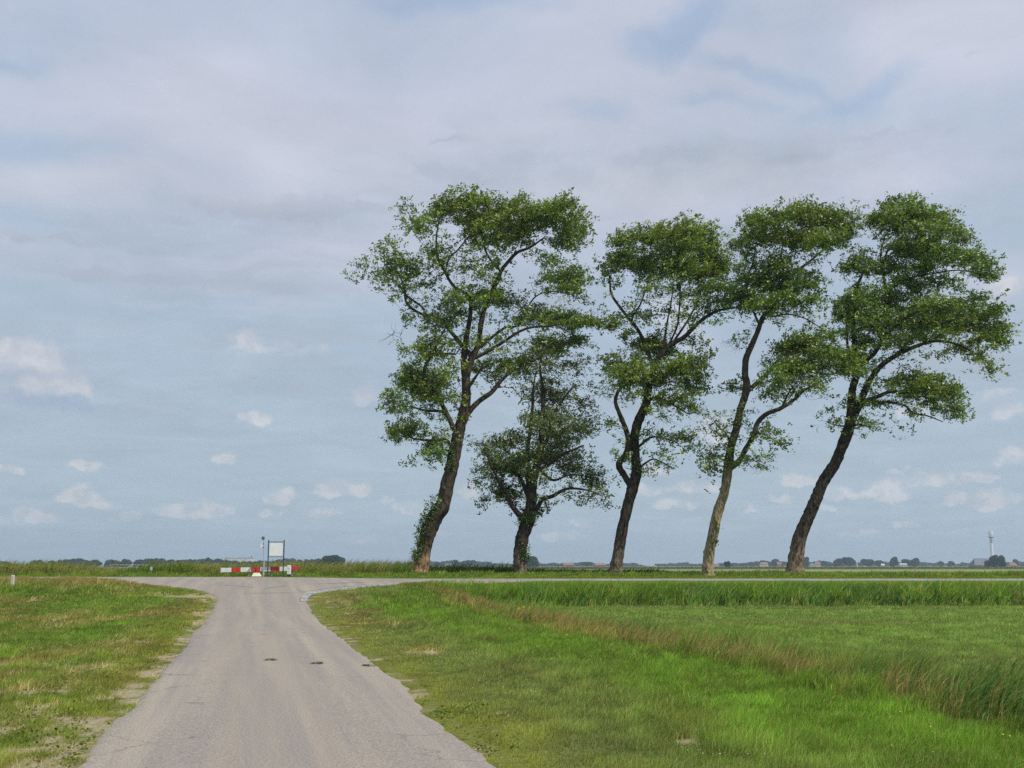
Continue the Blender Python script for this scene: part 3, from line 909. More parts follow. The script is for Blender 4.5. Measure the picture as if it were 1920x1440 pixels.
# reed clumps in the diagonal ditch and on the bank
n = 11000
y = 9.5 + 41 * rng.random(n) ** 1.9; uu = rng.normal(9.2, 0.36, n)
x = uu - 0.235 * y
gate = fbm(x * 0.9, y * 0.45, 97) > 0.47 - 0.16 * ss(19, 14, y) + 0.06 * ss(20, 26, y)
x, y = x[gate], y[gate]; n = len(x)
hh = rng.uniform(0.35, 0.95, n) * (0.45 + 0.6 * fbm(x * 0.7, y * 0.5, 98)) * (0.8 + 0.35 * ss(20, 14, y))
cols = pick(n, (0.050, 0.095, 0.028), (0.07, 0.125, 0.035), (0.10, 0.155, 0.045), (0.06, 0.105, 0.035))
b1 = reeds(x, y, hh, 0.009 + 0.0005 * y, cols, cols, 0.55, 3)
n = 7500
y = rng.uniform(50.2, 55.0, n); x = pxx(rng.uniform(835, 1990, n), y)
gate = fbm(x * 0.45, y * 0.6, 99) > 0.36
x, y = x[gate], y[gate]; n = len(x)
hh = rng.uniform(0.35, 0.75, n) * (0.6 + 0.6 * fbm(x * 0.6, y * 0.5, 100))
hh = np.minimum(hh, 1.6 - 0.80 * y / 57.2 - 0.05 - zbase(x, y))
hh = np.maximum(hh, 0.1)
cols = pick(n, (0.045, 0.105, 0.022), (0.07, 0.15, 0.03), (0.12, 0.20, 0.04), (0.16, 0.21, 0.06))
b2 = reeds(x, y, hh, 0.030, cols, cols, 0.4, 2)
b1.build('ditch_reeds', M_grass, 'dark green bent reeds growing in the diagonal ditch', 'reeds')
b2.build('bank_reeds', M_grass, 'upright green reeds at the foot of the road bank', 'reeds')
BB = Bl()
for (px, py, w_, nn, hmx) in [(1730, 1300, 0.20, 150, 0.62), (1762, 1312, 0.22, 170, 0.68), (1700, 1305, 0.16, 80, 0.5), (1850, 1345, 0.22, 200, 0.60), (1880, 1352, 0.2, 170, 0.58), (1905, 1330, 0.2, 150, 0.55), (1820, 1338, 0.16, 110, 0.5),
                              (1545, 1278, 0.18, 70, 0.42), (1590, 1290, 0.18, 80, 0.42), (1640, 1285, 0.18, 70, 0.45), (1470, 1262, 0.18, 60, 0.38), (1420, 1235, 0.25, 70, 0.4), (1330, 1215, 0.3, 70, 0.4), (1250, 1195, 0.4, 90, 0.42), (1180, 1175, 0.4, 70, 0.4), (1940, 1370, 0.3, 200, 0.6)]:
    yy = (CAMZ + 0.12) / ((py - 1060.0) / F)
    xx = P(px, py, yy)[0]
    x = xx + rng.normal(0, w_, nn); y = yy + rng.normal(0, w_ * 1.3, nn)
    hh = hmx * rng.uniform(0.5, 1.05, nn)
    BBc = pick(nn, (0.055, 0.115, 0.030), (0.075, 0.145, 0.035), (0.040, 0.085, 0.025), (0.10, 0.17, 0.05))
    b_ = reeds(x, y, hh, 0.010 + 0.0004 * yy, BBc, BBc, 0.62, 2)
    BB = merge(BB, b_)
BB.build('ditch_reeds', M_grass, 'lush dark green clumps of reed leaning right at the near end of the ditch', 'reeds')
n = 2600
y = rng.uniform(50.0, 53.2, n); x = pxx(rng.uniform(835, 1990, n), y)
gate = fbm(x * 0.7, y * 0.9, 131) > 0.52
x, y = x[gate], y[gate]; n = len(x)
hh = np.maximum(np.minimum(rng.uniform(0.4, 0.8, n), 1.6 - 0.80 * y / 57.2 - 0.05 - zbase(x, y)), 0.1)
cols = pick(n, (0.028, 0.060, 0.014), (0.040, 0.080, 0.020))
reeds(x, y, hh, 0.034, cols, cols, 0.45, 3).build('bank_reeds', M_grass, 'darkest reed tufts along the bottom of the road bank', 'reeds')
# grey-brown plumed grasses of the ditch edge
n = 5200
y = rng.uniform(9, 50, n); uu = rng.normal(8.15, 0.32, n); x = uu - 0.235 * y
gate = fbm(x * 0.6, y * 0.4, 101) > 0.45
x, y = x[gate], y[gate]; n = len(x)
hh = rng.uniform(0.30, 0.62, n)
cols = pick(n, (0.28, 0.225, 0.115), (0.20, 0.155, 0.08), (0.16, 0.18, 0.06))
reeds(x, y, hh, 0.006 + 0.0004 * y, cols, pick(n, (0.38, 0.30, 0.17), (0.26, 0.18, 0.11)), 0.3, 2).build('plumed_grass', M_grass, 'tan plumed grass leaning over the near edge of the ditch', 'grass')

# broad-leaved weeds and flowers
def discs(x, y, z, r, col, tilt=0.5, sides=6):
    n = len(x)
    th = np.linspace(0, 2 * math.pi, sides, endpoint=False)
    N = rng.normal(0, tilt, (n, 3)); N[:, 2] = 1; N /= np.linalg.norm(N, axis=1)[:, None]
    A = np.cross(N, np.array([0, 1.0, 0])); A /= np.linalg.norm(A, axis=1)[:, None]; Bv = np.cross(N, A)
    C = np.stack([x, y, z], -1)
    V = C[:, None] + r[:, None, None] * (A[:, None] * np.cos(th)[None, :, None] + Bv[:, None] * np.sin(th)[None, :, None])
    f = (np.arange(n)[:, None] * sides + np.arange(sides)[None])
    return V.reshape(-1, 3), f, np.repeat(col, sides, 0)
def scatter_weeds():
    Vs, Fs, Cs, n0 = [], [], [], 0
    spots = [(270, 1180, 1.1, 0.8), (205, 1248, 0.9, 0.7), (215, 1225, 0.8, 0.5), (80, 1285, 0.9, 0.7), (110, 1300, 0.6, 0.5), (60, 1380, 0.5, 0.3), (350, 1108, 1.5, 0.4),
             (180, 1265, 0.5, 0.4), (60, 1345, 0.7, 0.3), (230, 1380, 0.4, 0.2), (150, 1420, 0.5, 0.2), (880, 1410, 0.6, 0.4), (790, 1335, 0.6, 0.5), (860, 1345, 0.6, 0.4)]
    for px, py, r, _ in spots:
        gx_, gy_ = G(px, py)
        n = int(1100 * r)
        x = gx_ + rng.normal(0, r * 0.45, n); y = gy_ + rng.normal(0, r * 0.8, n)
        cl = vn(x * 4, y * 4, 55) > 0.42
        x, y = x[cl], y[cl]
        ok = on_road(x, y) < -0.03; x, y = x[ok], y[ok]; n = len(x)
        z = zbase(x, y) + rng.uniform(0.010, 0.06, n)
        V, f, C = discs(x, y, z, rng.uniform(0.006, 0.018, n), pick(n, (0.06, 0.085, 0.022), (0.09, 0.12, 0.03), (0.15, 0.17, 0.05), (0.12, 0.15, 0.035)), 0.8)
        Vs.append(V); Fs.append(f + n0); Cs.append(C); n0 += len(V)
    o = mesh_np('weeds', np.concatenate(Vs), [np.concatenate(Fs)], M_grass, col=np.concatenate(Cs))
    tag(o, 'dark broad-leaved weeds spreading over the sandy road edges', 'weeds', None, 'stuff')
scatter_weeds()

M_petal = leafy('petal', 0.3, 0.6, 0.2)
def flowers(name, label, lst, col, r0, n_each, hgt):
    Vs, Fs, Cs, n0 = [], [], [], 0
    for px, py, sx, sy in lst:
        gx_, gy_ = G(px, py)
        n = n_each
        x = gx_ + rng.normal(0, sx, n); y = gy_ + rng.normal(0, sy, n)
        ok = on_road(x, y) < -0.1; x, y = x[ok], y[ok]; n = len(x)
        if not n: continue
        z = zbase(x, y) + rng.uniform(hgt * 0.6, hgt * 1.3, n)
        V, f, C = discs(x, y, z, r0 * rng.uniform(0.6, 1.3, n) * (1 + gy_ / 40), np.array(col) * rng.uniform(0.8, 1.1, (n, 1)), 0.5)
        Vs.append(V); Fs.append(f + n0); Cs.append(C); n0 += len(V)
    o = mesh_np(name, np.concatenate(Vs), [np.concatenate(Fs)], M_petal, col=np.concatenate(Cs))
    tag(o, label, 'flowers', None, 'stuff')
flowers('white_flowers', 'tiny white clover flowers dotted over the road verges',
        [(85, 1218, 0.5, 0.25), (30, 1222, 0.3, 0.2), (225, 1196, 0.25, 0.3), (190, 1215, 0.5, 0.3), (105, 1252, 0.2, 0.2), (60, 1290, 0.2, 0.2), (160, 1165, 0.9, 1.0), (20, 1145, 0.9, 0.6),
         (640, 1130, 0.9, 1.8), (700, 1160, 0.9, 1.6), (780, 1190, 0.5, 0.9), (800, 1230, 0.5, 1.2), (960, 1290, 0.4, 0.8), (1340, 1425, 0.3, 0.2), (860, 1160, 1.2, 2.0)],
        (0.55, 0.56, 0.45), 0.0050, 55, 0.07)
flowers('yellow_flowers', 'tiny yellow flowers dotted through the grass right of the road',
        [(1020, 1200, 1.2, 1.5), (1100, 1210, 0.6, 0.8), (1415, 1280, 0.12, 0.15), (1560, 1322, 0.05, 0.05), (1700, 1360, 0.1, 0.1), (1465, 1342, 0.4, 0.3), (1630, 1415, 0.3, 0.2), (1890, 1400, 0.05, 0.05),
         (890, 1195, 0.8, 1.2), (970, 1185, 0.8, 1.0), (745, 1130, 0.6, 1.0), (1270, 1290, 0.8, 0.8), (1820, 1385, 0.3, 0.2)],
        (0.70, 0.55, 0.05), 0.006, 4, 0.11)

# the yellow-flowered plant by the ditch corner
gx_, gy_ = 0, 0
gy_ = ground_y(980, 1143); gx_ = P(980, 1143, gy_)[0]
pl = empty('flowering_plant', (gx_, gy_, float(zbase(gx_, gy_))), 'bushy plant with bright yellow flowers by the bend of the ditch', 'plant')
n = 160
a = rng.uniform(0, 2 * math.pi, n); x = gx_ + rng.normal(0, 0.12, n); y = gy_ + rng.normal(0, 0.12, n)
hh = rng.uniform(0.25, 0.55, n)
B = Bl(); B.add(*blades(x, y, zbase(x, y), hh, np.full(n, 0.02), (hh * np.cos(a) * 0.5, hh * np.sin(a) * 0.5), a, pick(n, (0.09, 0.17, 0.03), (0.07, 0.13, 0.03))))
mesh_np('leaves', np.concatenate(B.V), [B.t[0], B.q[0]], M_grass, pl, col=np.concatenate(B.C))
n = 34
x = gx_ + rng.normal(0, 0.20, n); y = gy_ + rng.normal(0, 0.15, n)
V, f, C = discs(x, y, zbase(x, y) + rng.uniform(0.38, 0.62, n), rng.uniform(0.025, 0.05, n), np.full((n, 3), 1.0) * np.array([0.75, 0.55, 0.02]), 0.8)
mesh_np('flower_heads', V, [f], M_petal, pl, col=C)['kind'] = 'stuff'

# three clods of torn weed on the road
M_clod = simple('dried_weed', (0.060, 0.085, 0.050), 0.9, 0.3, 30.0)
M_clodg = leafy('clod_blade', 0.1, 0.8)
for (px, py, wpx, lab) in [(508, 1243, 20, 'dark flattened clod of weed lying leftmost on the road'),
                           (592, 1249, 22, 'middle one of three weed clods on the road, grey-green and thin'),
                           (692, 1251, 25, 'bushiest clod of weed lying at the right edge of the road')]:
    gx_, gy_ = G(px, py)
    wm = wpx * gy_ / F
    yy = np.array([gy_]); t = (gx_ - xl(yy)) / (xr(yy) - xl(yy))
    gz = float(zbase(gx_, gy_)) + 0.012 + 0.03 * max(0, math.sin(math.pi * float(t[0])))
    n = 170
    k_ = rng.integers(0, 6, n); cxs = rng.uniform(-0.42, 0.42, 6) * wm; cys = rng.uniform(-0.06, 0.06, 6); tl = rng.uniform(0.3, 1.0, 6)
    x = gx_ + cxs[k_] + rng.normal(0, 0.020, n); y = gy_ + cys[k_] + rng.normal(0, 0.035, n)
    a = rng.uniform(0, 2 * math.pi, n)
    hh = rng.uniform(0.004, 0.034, n) * tl[k_]
    lx = rng.normal(0.01, 0.045, n); ly = rng.normal(0, 0.03, n)
    V, q, t3, C = blades(x, y, np.full(n, gz + 0.016), hh, np.full(n, 0.006), (lx, ly), a, pick(n, (0.13, 0.16, 0.08), (0.19, 0.20, 0.12), (0.08, 0.09, 0.055)))
    V[:, 2] = np.maximum(V[:, 2], gz + 0.001)
    o = mesh_np('weed_clod', V, [t3, q], M_clodg, col=C)
    tag(o, lab, 'weed clod', 'clods of weed on the road')

# ------------------------------------------------------------------ trees
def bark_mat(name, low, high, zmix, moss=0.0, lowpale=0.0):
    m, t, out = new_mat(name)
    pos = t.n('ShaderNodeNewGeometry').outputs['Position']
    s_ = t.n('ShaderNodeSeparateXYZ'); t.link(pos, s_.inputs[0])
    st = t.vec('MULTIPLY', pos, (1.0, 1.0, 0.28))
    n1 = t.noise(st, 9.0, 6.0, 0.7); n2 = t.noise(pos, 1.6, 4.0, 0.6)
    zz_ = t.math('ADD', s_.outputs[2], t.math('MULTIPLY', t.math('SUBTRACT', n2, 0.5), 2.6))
    f = t.ramp(zz_, zmix[0], zmix[1])  # dark upper colour holds crown shade as well as the bark's own tone
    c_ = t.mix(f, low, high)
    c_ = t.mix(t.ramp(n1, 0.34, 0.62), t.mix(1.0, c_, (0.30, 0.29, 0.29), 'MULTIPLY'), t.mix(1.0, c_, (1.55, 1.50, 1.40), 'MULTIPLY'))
    if moss:
        c_ = t.mix(t.math('MULTIPLY', t.ramp(t.noise(pos, 2.4, 5.0, 0.7), 0.52, 0.66), moss), c_, (0.16, 0.15, 0.035))
    b = t.n('ShaderNodeBsdfPrincipled'); t.link(c_, b.inputs['Base Color'])
    b.inputs['Roughness'].default_value = 0.95; b.inputs['Specular IOR Level'].default_value = 0.1
    bp = t.n('ShaderNodeBump'); bp.inputs['Strength'].default_value = 0.9; bp.inputs['Distance'].default_value = 0.06
    t.link(n1, bp.inputs['Height']); t.link(bp.outputs[0], b.inputs['Normal'])
    t.link(b.outputs[0], out.inputs[0])
    return m
M_twig = simple('twig_bark', (0.085, 0.070, 0.055), 0.9, 0.3, 10.0)

def leaves_at(C, dirs, per, spread, size, greens, along=0.4, sq=0.8, bunch=7, tight=0.075):
    nb = max(1, round(per / bunch))
    m = len(C) * nb
    c = np.repeat(C, nb, 0); d = np.repeat(dirs, nb, 0)
    off = np.clip(rng.normal(0, 1, (m, 3)), -1.7, 1.7) * np.array([spread, spread, spread * sq])
    bc = c + d * (np.clip(rng.normal(0, along, (m, 1)), -1.6 * along, 1.9 * along) - 0.05) + off
    bn = rng.normal(0, 1, (m, 3)) * 0.8; bn[:, 2] += 0.9; bn[:, 0] -= 0.2
    bt = d * 1.1 + rng.normal(0, 0.45, (m, 3))
    k = rng.integers(0, len(greens), m)
    g = np.array(greens)[k] * rng.uniform(0.75, 1.25, (m, 1)) * (0.72 + 0.56 * fbm(bc[:, 0] * 0.5, bc[:, 2] * 0.6 + bc[:, 1] * 0.4, 150, 2))[:, None]
    g[:, 0] *= 0.88 + 0.2 * vn(bc[:, 0] * 0.4, bc[:, 2] * 0.4, 151)
    n = m * bunch
    pos = np.repeat(bc, bunch, 0) + rng.normal(0, tight, (n, 3)) + np.repeat(bt, bunch, 0) * rng.normal(0, tight * 0.7, (n, 1))
    N = np.repeat(bn, bunch, 0) + rng.normal(0, 0.55, (n, 3)); N /= np.linalg.norm(N, axis=1)[:, None]
    T = np.repeat(bt, bunch, 0) + rng.normal(0, 0.6, (n, 3)); T -= N * (T * N).sum(1)[:, None]; T /= np.linalg.norm(T, axis=1)[:, None] + 1e-9
    Bv = np.cross(N, T)
    s = (size * rng.uniform(0.7, 1.3, n))[:, None]
    V = np.stack([pos - T * s * 0.5, pos + Bv * s * 0.32 - T * s * 0.08, pos + T * s * 0.7, pos - Bv * s * 0.32 - T * s * 0.08], 1).reshape(-1, 3)
    i = np.arange(n) * 4
    col = np.repeat(g, bunch, 0) * rng.uniform(0.7, 1.3, (n, 1))
    und = rng.random(n) < 0.025
    col[und] = np.array([0.24, 0.29, 0.15]) * rng.uniform(0.7, 1.2, (und.sum(), 1))
    return V, np.stack([i, i + 1, i + 2, i + 3], -1), np.repeat(col, 4, 0)

GREENS = [(0.075, 0.140, 0.026), (0.095, 0.165, 0.030), (0.060, 0.120, 0.026), (0.110, 0.175, 0.034)]
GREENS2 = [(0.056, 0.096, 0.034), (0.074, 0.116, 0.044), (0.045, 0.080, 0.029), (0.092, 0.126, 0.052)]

def leaning_tree(name, label, Y, trunk, limbs, blobs_, bark, greens=GREENS, leafsize=0.14, per=58, shoot_px=95.0, cat='tree', ivy=None, droop=0.0, gap=0.345):
    k = Y / F
    base = P(trunk[0][0], trunk[0][1], Y)
    gz = float(zbase(base[0], Y))
    root = empty(name, (base[0], Y, gz), label, cat, 'row of leaning roadside trees')
    nodes = []
    def conv(lst, d0, d1):
        pts = np.array([P(p[0], p[1], Y) for p in lst]); r = np.array([p[2] for p in lst], float) * k
        s = np.linspace(0, 1, len(lst))
        # depth offset: grows along the limb
        pts[:, 1] += d0 + (d1 - d0) * s
        scl = pts[:, 1] / Y
        pts[:, 0] *= scl; pts[:, 2] = CAMZ + (pts[:, 2] - CAMZ) * scl
        return pts, r
    pts, r = conv(trunk, 0, 0)
    pts = np.vstack([[pts[0][0] - 0.02, Y, gz - 0.35], [pts[0][0], Y, gz + 0.02], [pts[0][0] * 0.85 + pts[1][0] * 0.15, Y, gz + 0.45], pts[1:]]); r = np.concatenate([[r[0] * 1.42, r[0] * 1.18, r[0] * 1.0], r[1:]])
    c = catmull(pts, 6); rr = np.interp(np.linspace(0, len(r) - 1, len(c)), np.arange(len(r)), r)
    mb = MB(); mb.tube(c, rr, 18, 0.08)
    # knots and burrs on the trunk
    for _ in range(9):
        q = random.randint(3, max(4, int(len(c) * 0.55)))
        a = random.uniform(-2.2, 1.2) - math.pi / 2
        ctr = c[q] + np.array([math.cos(a), math.sin(a), 0]) * rr[q] * 0.92
        s_ = rr[q] * random.uniform(0.18, 0.36)
        mb.tube([ctr - [0, 0, s_ * 1.3], ctr - [0, 0, s_ * 0.6], ctr + [0, 0, s_ * 0.4], ctr + [0, 0, s_ * 1.3]], [s_ * 0.2, s_ * 0.95, s_, s_ * 0.25], 7, 0.12)
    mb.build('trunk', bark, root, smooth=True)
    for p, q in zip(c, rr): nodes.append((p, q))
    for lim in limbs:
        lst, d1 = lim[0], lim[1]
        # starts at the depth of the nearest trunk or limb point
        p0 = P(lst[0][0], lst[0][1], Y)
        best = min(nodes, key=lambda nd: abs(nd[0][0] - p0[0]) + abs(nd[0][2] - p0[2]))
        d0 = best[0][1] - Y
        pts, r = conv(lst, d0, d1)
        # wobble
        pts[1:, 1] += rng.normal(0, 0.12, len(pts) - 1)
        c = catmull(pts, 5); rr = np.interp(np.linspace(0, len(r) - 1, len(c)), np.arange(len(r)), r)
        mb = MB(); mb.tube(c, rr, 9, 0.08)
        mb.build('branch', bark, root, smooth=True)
        for p, q in zip(c, rr): nodes.append((p, q))
    NP = np.array([n_[0] for n_ in nodes]); NR = np.array([n_[1] for n_ in nodes])
    # targets for the shoots
    T, dn, bare = [], [], []
    for bl in blobs_:
        cx, cy, rx, ry = bl[:4]; dens = bl[4] if len(bl) > 4 else 1.0; dep = bl[5] if len(bl) > 5 else None
        rot = math.radians(bl[6]) if len(bl) > 6 else 0
        ctr = P(cx, cy, Y)
        if dep is None:
            j = np.argmin(((NP[:, [0, 2]] - ctr[[0, 2]]) ** 2).sum(1))
            dep = (NP[j, 1] - Y) * 0.6 + rng.normal(0, 1.1)
        nb = max(4, int(math.pi * rx * ry / shoot_px * (1.0 if dens >= 1 else 0.35 + 0.65 * dens) * (1.15 if dens >= 1 else 1)))
        v = rng.normal(0, 1, (nb, 3)); v /= np.linalg.norm(v, axis=1)[:, None]
        rad = rng.random((nb, 1)) ** 0.42 * 1.0
        v = v * rad
        lx, lz = v[:, 0] * rx, v[:, 2] * ry
        ox = lx * math.cos(rot) + lz * math.sin(rot); oz = -lx * math.sin(rot) + lz * math.cos(rot)
        dr = 0.85 * math.sqrt(rx * ry) * 1.05
        tt = np.stack([ctr[0] + ox * k, Y + dep + v[:, 1] * dr * k, ctr[2] + oz * k], -1)
        sc_ = tt[:, 1] / Y
        tt[:, 0] *= sc_; tt[:, 2] = CAMZ + (tt[:, 2] - CAMZ) * sc_
        T.append(tt); dn += [dens] * nb
    NL = NP[NR < NR.max() * 0.22]
    q = NL[rng.integers(0, len(NL), int(len(NL) * 1.3))]
    q = q + rng.normal(0, 1, q.shape) * np.array([0.75, 0.75, 0.45]) + np.array([0.15, 0, 0.25])
    T.append(q); dn += [0.5] * len(q)
    T = np.concatenate(T); dn = np.array(dn)
    gn_ = fbm(T[:, 0] * 0.8 + T[:, 1] * 0.5, T[:, 2] * 1.5 + T[:, 1] * 0.6, 140, 3)
    keep = (gn_ > gap) | (dn <= 0)
    T, dn = T[keep], dn[keep]
    d0 = np.array([np.min(((NP - t) ** 2).sum(1)) for t in T])
    order = np.argsort(d0)
    T, dn = T[order], dn[order]
    tw = MB(); ends, dirs, dens_e = [], [], []
    cap = len(NP) + len(T) * 4
    buf = np.zeros((cap, 3)); buf[:len(NP)] = NP; bufr = np.zeros(cap); bufr[:len(NP)] = NR; nn = len(NP)
    allV, allF, off = [], [], 0
    for t, dd in zip(T, dn):
        dv = buf[:nn] - t
        cost = np.sqrt((dv ** 2).sum(1)) + 0.55 * np.maximum(0, dv[:, 2]) + 0.35 * np.maximum(0, dv[:, 0])
        j = int(np.argmin(cost)); s_ = buf[j]
        v = t - s_; ln = np.linalg.norm(v)
        if ln < 0.05: continue
        mid1 = s_ + v * 0.33 + np.array([0, 0, 0.10 * ln]) + rng.normal(0, 0.05 * ln, 3)
        mid2 = s_ + v * 0.68 + np.array([0.03 * ln, 0, 0.12 * ln]) + rng.normal(0, 0.05 * ln, 3)
        r0 = min(bufr[j] * 0.6, 0.008 + 0.016 * ln); r0 = max(r0, 0.009)
        V, f = tube_np([s_, mid1, mid2, t], [r0, r0 * 0.75, r0 * 0.5, 0.006], 4)
        allV.append(V); allF.append(f + off); off += len(V)
        for q, rq in ((mid1, r0 * 0.75), (mid2, r0 * 0.55), (t, 0.01)):
            buf[nn] = q; bufr[nn] = rq; nn += 1
        dvec = v / ln * 0.8 + np.array([0.85, 0, 0.0 - droop]); dvec /= np.linalg.norm(dvec)
        if dd <= 0:      # bare dead spray: a few side twiglets
            for _ in range(4):
                tt = t + np.array([rng.normal(0, 0.5), rng.normal(0, 0.4), rng.normal(0.1, 0.4)])
                V, f = tube_np([mid2, (mid2 + tt) / 2 + rng.normal(0, 0.06, 3), tt], [0.012, 0.009, 0.005], 3)
                allV.append(V); allF.append(f + off); off += len(V)
        else:
            ends.append(t); dirs.append(dvec); dens_e.append(dd)
            if random.random() < 0.7: ends.append(mid2); dirs.append(dvec); dens_e.append(dd * 0.6)
    mesh_np('twig_growth', np.concatenate(allV), [np.concatenate(allF)], M_twig, root, smooth=False)['kind'] = 'stuff'
    ends = np.array(ends); dirs = np.array(dirs); dens_e = np.array(dens_e)
    Vs, Fs, Cs, n0 = [], [], [], 0
    for lo, hi, pr in ((0, 0.35, int(per * 0.28)), (0.35, 0.7, int(per * 0.5)), (0.7, 9, per)):
        s = (dens_e > lo) & (dens_e <= hi)
        if not s.any(): continue
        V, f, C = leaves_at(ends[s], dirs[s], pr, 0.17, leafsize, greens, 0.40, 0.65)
        Vs.append(V); Fs.append(f + n0); Cs.append(C); n0 += len(V)
    mesh_np('crown', np.concatenate(Vs), [np.concatenate(Fs)], M_leaf, root, col=np.concatenate(Cs))
    if ivy:
        Vs, Fs, Cs, n0 = [], [], [], 0
        for cx, cy, rx, ry in ivy:
            n = int(rx * ry * 0.30) + 4
            a = rng.uniform(0, 2 * math.pi, n); rr_ = np.sqrt(rng.random(n))
            pts = np.array([P(cx + math.cos(q) * rx * w, cy + math.sin(q) * ry * w, Y) for q, w in zip(a, rr_)])
            pts[:, 1] -= rng.uniform(0.25, 0.5, n)
            V, f, C = leaves_at(pts, np.tile([0, 0, 1.0], (n, 1)), 7, 0.09, 0.11, [(0.04, 0.085, 0.02), (0.065, 0.115, 0.025), (0.03, 0.065, 0.015)], 0.08)
            Vs.append(V); Fs.append(f + n0); Cs.append(C); n0 += len(V)
        mesh_np('ivy', np.concatenate(Vs), [np.concatenate(Fs)], M_leaf, root, col=np.concatenate(Cs))
    return root

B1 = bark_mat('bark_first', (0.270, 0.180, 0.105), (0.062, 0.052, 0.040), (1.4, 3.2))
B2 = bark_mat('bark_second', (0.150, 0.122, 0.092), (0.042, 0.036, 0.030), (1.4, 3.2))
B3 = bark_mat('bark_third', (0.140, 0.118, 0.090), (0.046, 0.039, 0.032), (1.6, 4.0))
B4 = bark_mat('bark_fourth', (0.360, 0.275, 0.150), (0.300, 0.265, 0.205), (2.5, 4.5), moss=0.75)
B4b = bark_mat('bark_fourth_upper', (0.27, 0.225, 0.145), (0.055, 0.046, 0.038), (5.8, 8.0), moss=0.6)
B5 = bark_mat('bark_fifth', (0.195, 0.150, 0.105), (0.040, 0.035, 0.031), (1.8, 4.2), moss=0.3)

